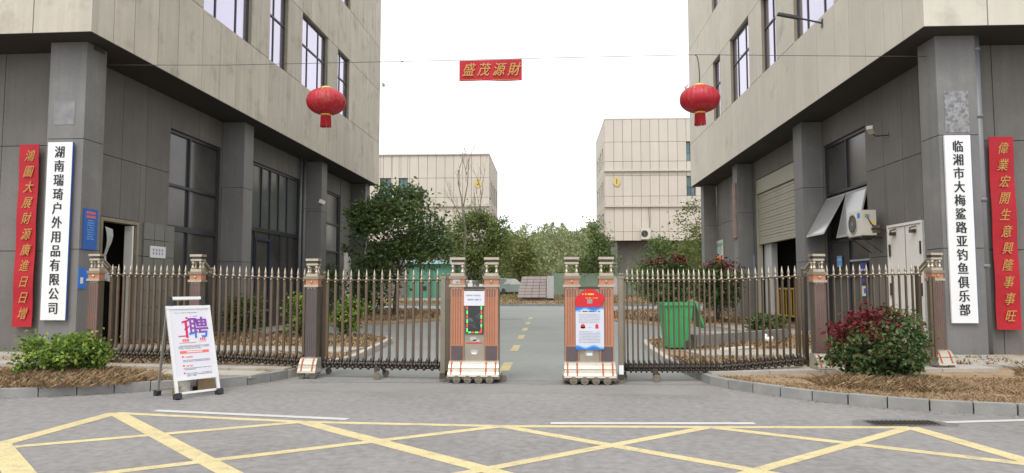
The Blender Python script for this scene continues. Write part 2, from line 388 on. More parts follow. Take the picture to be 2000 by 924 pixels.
def kerb(poly_pts, root, L=.42, w=.12, h=.125, m=M_KERB, side=1):
    """loose kerb stones set end to end along a path"""
    pts = [Vector(p) for p in poly_pts]; seg = [(pts[i + 1] - pts[i]).length for i in range(len(pts) - 1)]; tot = sum(seg)
    def at(t):
        for i, s_ in enumerate(seg):
            if t <= s_ or i == len(seg) - 1: return pts[i].lerp(pts[i + 1], min(1, t / s_))
            t -= s_
    k = max(1, round(tot / L)); rr = random.Random(3)
    for i in range(k):
        a = at(tot * i / k); b = at(tot * (i + 1) / k); d = (b - a); l = d.length; an = math.atan2(d.y, d.x)
        piece_o = piece('kerb_stone', m, root, .008, round(l, 2) - .008, 0, w * side, -.02, h)
        piece_o.location = (a.x, a.y, -.02 + rr.uniform(-.006, .004)); piece_o.rotation_euler = (0, 0, an + rr.uniform(-.012, .012))
        if side < 0: piece_o.location = (a.x + math.sin(an) * w, a.y - math.cos(an) * w, piece_o.location.z)
kl = empty('kerb', (0, 0, 0), kind='structure'); kerb(padL[:8], kl); kerb(padL[7:9], kl, .6, m=M_KERBW); kerb(padL[8:15], kl, .75, m=M_KERBW)
kr = empty('kerb', (0, 0, 0), kind='structure'); kerb(padR[:10], kr); kerb([padR[-1], padR[0]], kr, .6)
kerb(padR[12:], kr, .75, m=M_KERBW)

# strips of paving on the verges, the plinths the gates stand on
def paving(name, a, b, w, z, m, L=.9, root=None, h=.03):
    a, b = Vector(a), Vector(b); d = (b - a); n = max(1, round(d.length / L)); an = math.atan2(d.y, d.x); st = d / n
    for i in range(n):
        p = a + st * i; o = piece('paving_slab', m, root, 0, round(st.length, 3) - .012, 0, w, 0, h); o.location = (p.x, p.y, z - h); o.rotation_euler = (0, 0, an)
pv = empty('paving', (0, 0, 0), kind='structure')
paving('p', (-10.9, 12.75), (-8.3, 12.45), .75, .150, M_PAVE, .9, pv, .06)
paving('p', (-10.9, 11.6), (-7.6, 11.3), .8, .148, M_PAVE, .9, pv, .06)
paving('p', (-7.6, 11.22), (-3.98, 10.86), .42, .152, M_PAVE, .9, pv, .06)       # plinth under the left gate
paving('p', (-7.2, 10.45), (-4.2, 10.15), .55, .135, M_PAVE, 1.0, pv, .04)
paving('p', (-9.6, 14.5), (-3.9, 13.9), 1.1, .135, M_PAVE, .9, pv, .04)
paving('p', (2.42, 10.72), (4.2, 11.1), .5, .152, M_PAVE, .9, pv, .06)           # plinth under the right gate
paving('p', (4.2, 11.1), (6.95, 11.45), .55, .152, M_PAVE, .9, pv, .06)
paving('p', (6.9, 12.0), (8.6, 12.05), 1.7, .148, M_PAVE, .9, pv, .06)
paving('p', (7.35, 10.9), (13, 11.0), 2.6, .144, M_PAVE, 1.0, pv, .06)
paving('p', (2.9, 13.5), (7.3, 14.2), 1.1, .135, M_PAVE, .8, pv, .04)
paving('p', (4.5, 19.0), (8.0, 19.6), 1.5, .140, M_PAVE, .9, pv, .04)
paving('p', (6.0, 21.2), (8.0, 21.3), 9, .06, M_PAVE, 1.0, pv, .06)
sheet('forecourt', [(-9.7, 20.1), (-8.2, 20.1), (-8.0, 34), (-9.7, 34)], .05, M_PAVE)

# islands beyond the cross-drive
def island(cx, cy, rx, ry, h=.16):
    n = 28; mb = MB(); poly = [(cx + rx * math.cos(2 * math.pi * i / n), cy + ry * math.sin(2 * math.pi * i / n)) for i in range(n)]
    rings = [(1, -.02), (1, .1), (.93, .13), (.6, h + .05), (.2, h + .12)]; vs = []; fs = []
    for s_, z in rings: vs += [(cx + (x - cx) * s_, cy + (y_ - cy) * s_, z) for x, y_ in poly]
    for k in range(len(rings) - 1):
        for i in range(n): fs.append((k * n + i, k * n + (i + 1) % n, (k + 1) * n + (i + 1) % n, (k + 1) * n + i))
    fs.append(tuple((len(rings) - 1) * n + i for i in range(n)))
    mb.add(vs, fs).build('planting_island', M_SOIL, kind='structure', smooth=True)
island(-8.2, 32.5, 4.4, 6.8); island(5.6, 32.0, 3.2, 6.6)
def vz(x, y_):
    k = min(1, max(0, (x + 7.5) / 3.2)); k = k * k * (3 - 2 * k); t_ = min(1, max(0, (y_ - 52.2) / 4.5)); return .12 + .52 * k * t_ + .05 * noise.noise(Vector((x * .5, y_ * .5, 0)))
vs = [(x, y_, (vz(x, y_) if y_ < 86 else .1)) for y_ in (52, 52.6, 53.5, 54.5, 55.5, 56.5, 58, 62, 66, 75, 88) for x in [-60 + 2 * i for i in range(61)]]
fs = [(j * 61 + i, j * 61 + i + 1, j * 61 + i + 62, j * 61 + i + 61) for j in range(10) for i in range(60)]
MB().add(vs, fs).build('far_verge', M_SOIL, kind='structure', smooth=True)
fk = empty('far_kerb', (0, 0, 0), kind='structure'); kerb([(22, 51.9), (-26, 51.9)], fk, 1.5, .15, .17, M_KERB, -1)

# dry grass (nobody could count it)
def blades(name, polyz, n, hmin, hmax, seed, m, mask=None, wid=.0028, lay=1.1):
    rng = np.random.default_rng(seed); P = []
    (x0, x1, y0, y1, z, fn) = polyz; tries = 0
    while len(P) < n and tries < 60:
        tries += 1; q = rng.random((n, 2)) * [x1 - x0, y1 - y0] + [x0, y0]
        for a, b in q:
            if fn(a, b) and len(P) < n: P.append((a, b, z(a, b) if callable(z) else z))
    P = np.array(P); k = len(P); an = rng.random(k) * 2 * math.pi; h = hmin + (hmax - hmin) * rng.random(k) ** 2
    d = np.stack([np.cos(an), np.sin(an), np.zeros(k)], 1); lean = rng.random(k)[:, None] * lay * h[:, None] * 1.6
    top = P + d * lean; top[:, 2] += h * (1 - .5 * rng.random(k)); mid = (P + top) / 2; mid[:, 2] += h * .12
    w_ = np.stack([-np.sin(an), np.cos(an), np.zeros(k)], 1) * wid * (1 + rng.random(k)[:, None])
    V = np.stack([P - w_, P + w_, mid + w_ * .8, top], 1)
    return quads_np(name, V, m, kind='stuff')
def inpoly(poly):
    def f(x, y_):
        c = False; j = len(poly) - 1
        for i in range(len(poly)):
            xi, yi = poly[i]; xj, yj = poly[j]
            if (yi > y_) != (yj > y_) and x < (xj - xi) * (y_ - yi) / (yj - yi) + xi: c = not c
            j = i
        return c
    return f
fl, fr = inpoly(inset(padL, .13)), inpoly(inset(padR, .13))
def nz(x, y_, s=1.): return noise.noise(Vector((x * s, y_ * s, 1.7)))
def on_p(x, y_): # keep the paved strips clear
    if x < 0: return not (10.0 + (-4.2 - x) * .10 < y_ < 10.75 + (-4.2 - x) * .1 and x > -7.2) and not (10.8 < y_ < 11.7 and x > -8) and not (y_ > 11.3 and x < -7.6 and y_ < 13.6)
    return not (y_ > 10.6 and y_ < 12.0 and x < 7.3) and not (x > 7.3 and y_ > 10.9)
blades('dry_grass', (-9.5, -4.0, 7.2, 11.0, 0.098, lambda x, y_: fl(x, y_) and on_p(x, y_) and nz(x, y_, 1.6) > -.25), 26000, .02, .10, 1, LM_STRAW)
blades('dry_grass', (2.4, 8.6, 8.0, 11.0, 0.098, lambda x, y_: fr(x, y_) and on_p(x, y_) and nz(x, y_, 1.5) > (.05 if x < 3.6 else -.35)), 30000, .015, .06, 2, LM_STRAW)
blades('dry_grass', (-9.5, -3.7, 11.8, 19.5, .112, lambda x, y_: fl(x, y_) and not (13.7 < y_ < 15.3)), 6000, .04, .14, 3, LM_STRAW, wid=.012)
blades('dry_grass', (2.2, 8, 12, 20, .112, lambda x, y_: fr(x, y_) and not (13.4 < y_ < 15.3)), 6000, .04, .12, 4, LM_STRAW, wid=.012)
ell = lambda cx, cy, rx, ry: (lambda x, y_: ((x - cx) / rx) ** 2 + ((y_ - cy) / ry) ** 2 < .95)
def iz(cx, cy, rx, ry): return lambda x, y_: .12 + .15 * (1 - min(1, math.sqrt(((x - cx) / rx) ** 2 + ((y_ - cy) / ry) ** 2)))
blades('dry_grass', (-12.6, -3.8, 25.7, 39.3, iz(-8.2, 32.5, 4.4, 6.8), ell(-8.2, 32.5, 4.4, 6.8)), 9000, .05, .22, 5, LM_STRAW, wid=.018)
blades('dry_grass', (2.4, 8.8, 25.4, 38.6, iz(5.6, 32, 3.2, 6.6), ell(5.6, 32, 3.2, 6.6)), 7000, .05, .2, 6, LM_STRAW, wid=.018)
blades('dry_grass', (-14, 16, 52.2, 64, vz, lambda x, y_: True), 30000, .05, .22, 7, LM_STRAW, wid=.012)
blades('green_grass', (-14, 16, 52.2, 58, vz, lambda x, y_: nz(x, y_, .4) > -.2), 14000, .05, .24, 8, LM_GRASSG, wid=.012)
# straw heaps at the foot of the front bushes
def heap(cx, cy, r, h, n, seed):
    return blades('dry_straw', (cx - r, cx + r, cy - r * .7, cy + r * .7, lambda x, y_: .11 + h * max(0, 1 - ((x - cx) / r) ** 2 - ((y_ - cy) / (r * .7)) ** 2),
                  lambda x, y_: ((x - cx) / r) ** 2 + ((y_ - cy) / (r * .7)) ** 2 < 1), n, .03, .14, seed, LM_STRAW, lay=1.0)
heap(-6.6, 9.75, 1.2, .08, 15000, 11); heap(4.6, 9.75, .85, .04, 9000, 12); heap(3.95, 9.75, .4, .07, 1500, 13); heap(7.15, 10.9, .3, .10, 900, 14)

# dead leaves and grit gathered along the kerbs
rng = np.random.default_rng(15); P = []
for path in (padL[:8], padR[:10]):
    for a, b in zip(path[:-1], path[1:]):
        a, b = np.array(a), np.array(b); l = np.linalg.norm(b - a); n = int(l * 46); d = (b - a) / l; t_ = rng.random(n)[:, None]
        off = np.abs(rng.normal(0, .07, n))[:, None]; nn = np.array([d[1], -d[0]]); q = a + (b - a) * t_ + nn * (off + .01); P.append(np.concatenate([q, np.full((n, 1), .006)], 1))
P = np.concatenate(P); V = leaves(rng, P, .03, .6, 0.); V[:, :, 2] = .004 + np.abs(V[:, :, 2] - .006) * .35
quads_np('leaf_litter', V, LM_STRAW, kind='stuff')
P = np.concatenate([np.stack([rng.uniform(2.6, 8.5, 900), rng.uniform(8.2, 10.9, 900), np.full(900, .106)], 1), np.stack([rng.uniform(-9, -4.3, 700), rng.uniform(7.5, 10.9, 700), np.full(700, .106)], 1)])
P = P[[(fl(x, y_) or fr(x, y_)) for x, y_, _ in P]]
V = leaves(rng, P, .05, .55, 0.); V[:, :, 2] = .104 + np.abs(V[:, :, 2] - .106) * .5
quads_np('leaf_litter', V, LM_STRAW, kind='stuff')

# ---------------------------------------------------------------- buildings
def mapper(kind, s):
    if kind == 'side': return lambda o0, o1, a0, a1, z0, z1: (s * o0, s * o1, a0, a1, z0, z1)
    return lambda o0, o1, a0, a1, z0, z1: (-s * a0, -s * a1, -o0, -o1, z0, z1)
def panels(root, mp, us, zs, holes, o0, o1, m, gap=.02, name='cladding_panel'):
    for i in range(len(us) - 1):
        for j in range(len(zs) - 1):
            rc = [(us[i], us[i + 1], zs[j], zs[j + 1])]
            for h in holes: rc = subtract(rc, h)
            for a0, a1, z0, z1 in rc:
                if a1 - a0 < .06 or z1 - z0 < .06: continue
                piece(name, m, root, *mp(o0, o1, a0 + gap / 2, a1 - gap / 2, z0 + gap / 2, z1 - gap / 2))
def window(root, mp, rect, o, vm, hm, frame_m, pane_m, fw=.06, dep=.06, pane_ms=None, reveal=None, name='window'):
    """frame with mullions at vm (absolute) and transoms at hm, one pane object per light"""
    a0, a1, z0, z1 = rect; f = MB()
    A = [a0] + list(vm) + [a1]; Z = [z0] + list(hm) + [z1]
    f.box(*mp(o, o + dep, a0, a0 + fw, z0, z1)); f.box(*mp(o, o + dep, a1 - fw, a1, z0, z1))
    f.box(*mp(o, o + dep, a0 + fw, a1 - fw, z0, z0 + fw)); f.box(*mp(o, o + dep, a0 + fw, a1 - fw, z1 - fw, z1))
    for v in vm: f.box(*mp(o, o + dep - .004, v - fw * .45, v + fw * .45, z0 + fw, z1 - fw))
    for h in hm: f.box(*mp(o, o + dep + .004, a0 + fw, a1 - fw, h - fw * .5, h + fw * .5))
    fo = f.build(name, frame_m, root)
    k = 0
    for i in range(len(A) - 1):
        for j in range(len(Z) - 1):
            pmx = (pane_ms or {}).get((i, j), pane_m)
            if pmx is None: continue
            p0 = A[i] + (fw if i == 0 else fw * .45); p1 = A[i + 1] - (fw if i == len(A) - 2 else fw * .45)
            q0 = Z[j] + (fw if j == 0 else fw * .5); q1 = Z[j + 1] - (fw if j == len(Z) - 2 else fw * .5)
            piece('pane', pmx, fo, *mp(o + .012, o + .022, p0, p1, q0, q1))
    return fo

ZR = [6.2, 8.26, 10.76, 12.86, 15.36, 18.9]
def factory(root, s, clad, uj, fj, wins, length, o_col, cols, frontw, o_wall, wj, wall_holes, fwall_j, col_w=(.75, .75), front_u=.5):
    ms, mf = mapper('side', s), mapper('front', s)
    core = MB(); core.box(*ms(-.19, -16, .19, length - .02, 6.26, 18.86)); core.box(*ms(-5, -16, 4.5, length - .6, 0.02, 6.2))
    core.build('structural_core', M_JOINT, root)
    holes = [(a0, a1, 8.26, 10.76) for a0, a1 in wins] + [(a0, a1, 12.86, 15.36) for a0, a1 in wins]
    panels(root, ms, [.177] + uj[1:], ZR, holes, -.185, 0, clad)
    panels(root, mf, [-.0095] + fj, ZR, [], -.185, 0, clad)     # front face, butts behind the side panels' edge
    for a0, a1 in wins:
        for z0, z1, hm in ((8.26, 10.76, 9.74), (12.86, 15.36, 14.3)):
            wd = a1 - a0
            vm = [a0 + wd * .30, a0 + wd * .72] if wd > 2 else [a0 + wd * .38]
            if wd > 3: vm = [a0 + wd * .30, a0 + wd * .70, a0 + wd * .80]
            window(root, ms, (a0 + .01, a1 - .01, z0 + .01, z1 - .01), -.16, vm, [hm], M_FRAME, M_PANE_UP, .055, .05)
            [MB().box(*ms(-.185, -.02, q_ + .002, q_ + .010, z0, z1)).build('window_reveal', M_REVEAL, root) for q_ in (a0, a1 - .012)]
    # soffit
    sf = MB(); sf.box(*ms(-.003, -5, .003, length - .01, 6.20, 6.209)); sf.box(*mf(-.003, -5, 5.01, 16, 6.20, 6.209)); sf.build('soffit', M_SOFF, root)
    ro = MB(); ro.box(*ms(.02, -16, -.02, length, 18.9, 19.0)); ro.build('roof', M_CLAD_F, root)
    # ground floor walls: backing then panels
    bk = MB(); rc = [(1.2, length - .6, 0.02, 6.21)]
    for h in wall_holes: rc = subtract(rc, h)
    for a0, a1, z0, z1 in rc: bk.box(*ms(o_wall - .02 - .03, o_wall - .2, a0, a1, z0, z1))
    bk.box(*mf(-front_u - .6 - .05, -front_u - .8, -o_wall + .2, 16, .02, 6.21))
    bk.box(*ms(-1.3, -15, length - .7, length - .6, 0.02, 6.2))
    bk.build('ground_floor_wall', M_JOINT, root)
    panels(root, ms, wj, [.03, 2.12, 4.27, 6.20], wall_holes, o_wall - .05, o_wall, M_GREY, .014, 'wall_panel')
    panels(root, mf, fwall_j, [.03, 2.12, 4.27, 6.20], [], -front_u - .65, -front_u - .6, M_GREY, .014, 'wall_panel')
    for i, (u0, u1) in enumerate(cols):
        c = empty('column', (0, 0, 0)); c.parent = root
        d0, d1 = o_col, (-o_col + .75 if i == 0 else -o_wall - .0); wz = [.03, 2.12, 4.27, 6.20]
        inner = MB().box(*ms(o_col - .02, -(abs(d1) + 0.0) if i else -(abs(o_col) + .73), u0 + .02, u1 - .02, .03, 6.2)).build('column_core', M_JOINT, c)
        for j in range(3):
            piece('column_facing', M_GREYC, c, *ms(o_col, -abs(d1) + (.0 if i == 0 else .01), u0, u1, wz[j] + (.007 if j else 0), wz[j + 1] - .007))

# left building -------------------------------------------------
LB = empty('factory_building', (-8.56, 12.83, 0), -math.atan2(.59, 20.6), 'beige panelled factory block on the left with grey ground floor', 'building')
LBr = -math.atan2(.59, 20.6)
ujL = [.0, .66, 1.34, 2.2, 3.0, 4.1, 5.0, 5.9, 6.8, 8.02, 9.5, 10.66, 11.45, 12.4, 13.3, 14.45, 15.95, 16.9, 17.85, 18.85, 19.8, 20.8]
winL = [(4.1, 6.8), (8.02, 9.42), (10.66, 13.25), (14.45, 15.95)]
wallL_holes = [(2.05, 3.45, .0, 2.92), (4.68, 7.35, .30, 5.42), (9.3, 13.6, .03, 5.42), (16.2, 18.35, .9, 5.42), (18.95, 20.4, .03, 2.96)]
factory(LB, 1, M_CLAD, ujL, [1.17, 2.9, 4.6, 6.4, 8.2], winL, 20.8, -.42, [(.5, 1.1), (7.42, 8.02), (14.05, 14.65), (20.0, 20.75)],
        8, -1.08, [1.1, 1.85, 2.72, 3.68, 4.68, 6.1, 7.4, 8.4, 9.3, 10.4, 11.4, 12.4, 13.6, 14.8, 16.2, 17.3, 18.4, 19.3, 20.2], wallL_holes, [1.17, 2.6, 4.2, 5.8, 7.4])
ms = mapper('side', 1)
window(LB, ms, (4.69, 7.34, 2.9, 5.41), -1.22, [5.77], [4.0], M_FRAME, M_PANE_LO, .07, .08)
window(LB, ms, (4.69, 7.34, .31, 2.9), -1.22, [5.77], [], M_FRAME, M_PANE_LO, .07, .08)
window(LB, ms, (9.31, 13.59, 3.28, 5.41), -1.22, [9.62, 10.34, 11.04, 11.76, 12.52], [], M_FRAME, M_PANE_SOFT, .06, .08)
dw = window(LB, ms, (9.31, 13.59, .04, 3.27), -1.22, [9.9, 11.1, 12.0, 12.7], [], M_FRAME, M_PANE_LO, .06, .08, name='glazed_screen')
MB().box(*ms(-1.19, -1.12, 9.93, 10.0, .1, 3.0)).box(*ms(-1.19, -1.12, 11.0, 11.08, .1, 3.0)).box(*ms(-1.19, -1.12, 10.0, 11.0, 2.92, 3.0)).build('entrance_door_frame', mat('navy_frame', (.02, .03, .06), .4), LB)
window(LB, ms, (16.21, 18.34, .91, 5.41), -1.22, [16.75], [2.9, 4.08], M_FRAME, M_PANE_SOFT, .06, .08, {(0, 1): M_PANE_AWN, (1, 1): M_PANE_AWN, (0, 0): M_PANE_TEAL, (1, 0): M_PANE_SOFT})
d = MB().box(*ms(-1.15, -1.05, 18.97, 20.38, .04, 2.95)).build('cream_side_door', M_WHITE, LB)
MB().box(*ms(-1.05, -1.0, 20.15, 20.2, 1.2, 1.4)).build('handle', M_STEELD, d)
# recessed room behind the open doorway, its pale jamb, open leaf
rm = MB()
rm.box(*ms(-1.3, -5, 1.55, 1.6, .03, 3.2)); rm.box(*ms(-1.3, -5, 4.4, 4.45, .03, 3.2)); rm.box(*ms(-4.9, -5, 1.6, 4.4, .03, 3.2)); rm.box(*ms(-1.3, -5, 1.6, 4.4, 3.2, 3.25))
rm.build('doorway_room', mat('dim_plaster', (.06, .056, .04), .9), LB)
jb = MB(); jb.box(*ms(-1.06, -1.28, 2.06, 2.14, .03, 2.91)); jb.box(*ms(-1.06, -1.28, 3.37, 3.44, .03, 2.91)); jb.box(*ms(-1.06, -1.28, 2.14, 3.37, 2.83, 2.91))
jb.build('door_frame', M_REVEAL, LB)
MB().box(*ms(-1.08, -1.27, 3.22, 3.27, .05, 2.8)).build('open_door_leaf', M_WHITE, LB)
# tiled pier right of the doorway
tp = empty('tiled_pier', (0, 0, 0)); tp.parent = LB
M_TILE = mat('olive_tile', (.17, .17, .145), .45, var=.06, rnd=.06)
for i in range(3):
    for j in range(7): piece('tile', M_TILE, tp, *ms(-1.075, -1.04, 3.62 + i * .44, 4.04 + i * .44, .10 + j * .405, .49 + j * .405))
# downpipes by the third column
for u_, r_ in ((13.35, .05), (13.75, .06)):
    MB().tube([(-.98, u_, .15), (-.98, u_, 6.2)], r_, 10).build('downpipe', M_PIPE, LB, smooth=True)
MB().box(*ms(-.41, -.38, .7, .98, 6.1, 6.2)).build('cable_stub', M_WIRE, LB)

# right building ------------------------------------------------
RB = empty('factory_building', (7.0, 13.31, 0), 0, 'pale panelled factory block on the right with roller shutter and awning window', 'building')
ujR = [.0, .78, 1.54, 2.42, 3.22, 4.05, 5.17, 6.15, 6.85, 8.38, 9.85, 10.4, 11.25, 12.1, 13.0, 13.75, 14.4, 15.27, 16.55, 17.7, 18.85, 20.0, 21.45]
winR = [(4.05, 6.85), (8.38, 9.85), (11.25, 13.75), (15.27, 16.55)]
wallR_holes = [(2.32, 3.93, .0, 2.84), (4.97, 7.72, .35, 5.46), (10.16, 14.45, .0, 5.47)]
factory(RB, -1, M_CLAD_R, ujR, [1.15, 2.9, 4.6, 6.4, 8.2], winR, 21.45, -.45, [(.5, 1.14), (7.73, 8.45), (14.84, 15.5), (20.8, 21.4)],
        8, -1.05, [1.14, 2.32, 3.12, 4.03, 4.97, 6.3, 7.72, 8.6, 9.4, 10.16, 11.6, 13, 14.45, 15.5, 16.6, 17.6, 18.6, 19.6, 20.8], wallR_holes, [1.1, 1.85, 3.4, 5.0, 6.6])
mr = mapper('side', -1)
window(RB, mr, (4.98, 7.71, 3.99, 5.45), -1.19, [6.33], [], M_FRAME, M_PANE_LO, .07, .08)
window(RB, mr, (4.98, 7.71, 2.72, 3.98), -1.24, [6.33], [], M_FRAME, M_DARK, .06, .06)
window(RB, mr, (4.98, 7.71, 1.72, 2.70), -1.19, [6.33], [], M_FRAME, M_PANE_LO, .07, .08)
window(RB, mr, (4.98, 7.71, .36, 1.71), -1.19, [6.33], [], M_FRAME, M_PANE_SOFT, .07, .08)
def awning(u0, u1, out):
    """top-hung pane pushed out at the bottom"""
    L = 1.27; dz = math.sqrt(L * L - out * out); x0, z0 = 1.12, 3.94; x1, z1 = x0 - out, z0 - dz
    nx, nz_ = dz / L * .03, -out / L * .03
    f = MB()
    def slab(a0, a1, t0, t1, th0, th1):
        P = lambda t, th: (x0 + (x1 - x0) * t - nx * th / .03, z0 + (z1 - z0) * t - nz_ * th / .03 * -1)
        c = [P(t0, th0), P(t1, th0), P(t1, th1), P(t0, th1)]
        return [(c[0][0], a0, c[0][1]), (c[1][0], a0, c[1][1]), (c[1][0], a1, c[1][1]), (c[0][0], a1, c[0][1]),
                (c[3][0], a0, c[3][1]), (c[2][0], a0, c[2][1]), (c[2][0], a1, c[2][1]), (c[3][0], a1, c[3][1])]
    for a in (slab(u0, u0 + .05, 0, 1, 0, .035), slab(u1 - .05, u1, 0, 1, 0, .035), slab(u0 + .05, u1 - .05, 0, .05, 0, .035), slab(u0 + .05, u1 - .05, .95, 1, 0, .035)): f.hexa(a)
    fo = f.build('awning_sash', M_FRAMEL, RB); MB().hexa(slab(u0 + .05, u1 - .05, .05, .95, .01, .03)).build('pane', M_PANE_AWN, fo)
awning(6.36, 7.66, .62); awning(5.04, 6.30, .30)
# roller shutter: box, slats one by one, side jambs
sh = empty('roller_shutter', (0, 0, 0)); sh.parent = RB
MB().box(*mr(-1.25, -1.06, 10.18, 14.43, 4.92, 5.45)).build('shutter_box', M_SHUT, sh)
for k in range(17):
    z0 = 3.07 + k * .108; piece('slat', M_SHUT, sh, *mr(-1.26, -1.13 - (.012 if k % 2 else 0), 10.2, 14.41, z0, z0 + .096))
MB().box(*mr(-1.27, -1.10, 10.2, 14.41, 3.00, 3.06)).build('bottom_rail', M_SHUT, sh)
MB().box(*mr(-1.25, -1.05, 14.41, 14.45, .02, 4.9)).build('guide_rail', M_SHUT, sh)
MB().box(*mr(-1.30, -1.52, 13.55, 14.40, .02, 3.0)).build('pale_jamb', M_ALU, RB)
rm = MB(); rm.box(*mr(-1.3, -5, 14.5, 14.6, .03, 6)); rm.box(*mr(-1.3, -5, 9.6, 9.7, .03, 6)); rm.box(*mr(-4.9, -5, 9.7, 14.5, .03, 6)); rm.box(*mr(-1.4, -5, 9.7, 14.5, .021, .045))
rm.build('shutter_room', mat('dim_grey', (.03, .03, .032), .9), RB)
# white door with two closers
d = MB().box(*mr(-1.15, -1.04, 2.40, 3.85, .05, 2.76)).build('white_door', M_WHITE, RB)
f = MB(); f.box(*mr(-1.15, -1.01, 2.33, 2.39, .03, 2.83)); f.box(*mr(-1.15, -1.01, 3.86, 3.92, .03, 2.83)); f.box(*mr(-1.15, -1.01, 2.39, 3.86, 2.77, 2.83)); f.build('door_frame', M_WHITE, d)
MB().box(*mr(-1.05, -1.035, 3.11, 3.125, .06, 2.74)).build('door_gap', M_STEELD, d)
for u_ in (2.72, 3.62):
    c = MB(); c.box(*mr(-1.03, -.95, u_ - .10, u_ + .06, 2.58, 2.65)); c.tube([(.98, u_ + .05, 2.65), (.93, u_ - .03, 2.68), (1.02, u_ - .12, 2.72)], .014, 5); c.build('door_closer', M_STEELD, d)
for z_ in (2.1, 1.2): [MB().box(*mr(-1.03, -1.0, q_, q_ + .04, z_, z_ + .28)).build('hinge', M_STEELD, d) for q_ in (2.42, 3.80)]
# downpipe on the front face and a strip board on the third column
dp = MB().tube([(1.23, .55, .12), (1.23, .55, 6.2)], .065, 12).build('downpipe', M_PIPE, RB, smooth=True)
for z_ in (1.75, 3.0, 4.6, 5.9): MB().lathe([(.078, z_), (.078, z_ + .07)], 12, (1.23, .55, 0)).build('pipe_collar', M_PIPE, dp, smooth=True)
MB().box(*mr(-.39, -.445, 14.95, 15.4, 3.3, 5.45)).build('strip_board', mat('rusty_board', (.24, .17, .14), .8, var=.2), RB)
MB().box(.58, 1.02, .494, .499, 4.32, 5.12).build('scraped_patch', M_SCRAPE, RB)
MB().box(-1.05, -.62, .494, .499, 4.55, 5.02).build('scraped_patch', mat('faint_scrape', (.215, .215, .22), .8, var=.25, scale=5), LB)

# background blocks ---------------------------------------------
def back_block(x_corner, s, label, top, ledges, win_f, zj, depth=13, width=20, wside=()):
    root = empty('factory_building', (x_corner, 75.3, 0), 0, label, 'building')
    mf = mapper('front', s); m_s = mapper('side', s)
    c = MB().box(*mf(-.2, -depth, .2, width, 6.3, top - .05)).build('structural_core', M_FJOINT, root)
    zz = sorted(set([6.2] + ledges + zj + [top]))
    us = [i * .945 for i in range(int(width / .945) + 1)]
    holes = [(a0, a1, z0, z1) for a0, a1, z0, z1 in win_f]
    prev = 6.2
    for k, (zb, zt) in enumerate(zip([6.2] + ledges, ledges + [top])):
        zs = [z for z in zz if zb <= z <= zt]
        off = [0, .12, .24][k]
        panels(root, mf, us, [zb + (.12 if k else 0)] + zs[1:], holes, -.19, off, M_CLAD_F, .035)
        if k: MB().box(*mf(-.19, off + .10, -.1, width, zb - .06, zb + .115)).build('ledge', M_CLAD_F, root)
    for (a0, a1, z0, z1) in win_f: window(root, mf, (a0, a1, z0, z1), -.17, [(a0 + a1) / 2], [z0 + (z1 - z0) * .45], M_FRAME, M_PANE_TEAL, .06, .05)
    hs_ = [(2 + 2.7 * i, 3.4 + 2.7 * i, z0, z0 + 1.9) for i in range(4) for z0 in wside]
    panels(root, m_s, [.24 + i * 1.27 for i in range(11)], zz, hs_, -.19, .0, M_CLAD_F, .035)
    for h in hs_: window(root, m_s, h, -.15, [(h[0] + h[1]) / 2], [h[2] + .8], M_FRAME, M_PANE_LO, .06, .06)
    MB().box(*mf(.26, -depth, -.02, width, top, top + .12)).build('parapet', M_CLAD_F, root)
    g = MB(); g.box(*mf(-1.6, -depth, 1.6, width, .02, 6.2)); g.build('ground_floor_wall', M_GREY, root)
    for i in range(3): MB().box(*mf(-.5, -1.2, .6 + i * 7, 1.3 + i * 7, .02, 6.2)).build('column', M_GREYC, root)
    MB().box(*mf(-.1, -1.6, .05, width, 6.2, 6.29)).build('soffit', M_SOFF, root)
    return root
BL = back_block(-6.0, 1, 'lower far factory block at the back left, half hidden by trees', 15.4, [9.93], [(8.72, 9.66, 10.9, 12.95), (10.5, 11.7, 10.9, 12.95)], [12.93, 10.85], wside=(10.9, 7.2), width=16)
BR = back_block(6.2, -1, 'taller far factory block at the back right with two ledges', 19.0, [9.79, 13.54], [(8.5, 9.4, 14.5, 16.6), (8.5, 9.4, 10.87, 12.95)], [16.6, 14.53, 13.05, 10.87, 7.14], wside=(14.5, 10.9, 7.4), width=16)
for x_, y_, z_, r_, lab in ((-7.2, 75.05, 12.35, 'U', 'yellow octagonal number plaque on the lower far block'), (7.42, 74.75, 12.4, '1', 'yellow octagonal number plaque reading 1 on the taller far block')):
    oc = [(.38 * math.cos(R(22.5 + 45 * i)), .53 * math.sin(R(22.5 + 45 * i))) for i in range(8)]
    if x_ > 0: y_ = 75.3 - .12 - .10
    q = MB(); n = 8; q.add([(a, 0, b) for a, b in oc] + [(a, .05, b) for a, b in oc], [tuple(range(8)), tuple(range(8, 16))[::-1]] + [(i, i + 8, (i + 1) % 8 + 8, (i + 1) % 8) for i in range(8)])
    o = q.build('number_plaque', mat('plaque_yellow', (.62, .47, .16), .5, var=.03), None, (x_, y_ if x_ > 0 else 75.3 - .12 - .06, z_), label=lab, cat='sign')
    if r_ == '1': char('1', .75, mat('plaque_ink', (.20, .13, .02), .6), o, 0, 0, -.006, bold=.02)
    else: char('2', .7, mat('plaque_ink', (.20, .13, .02), .6), o, 0, 0, -.006, bold=.01)

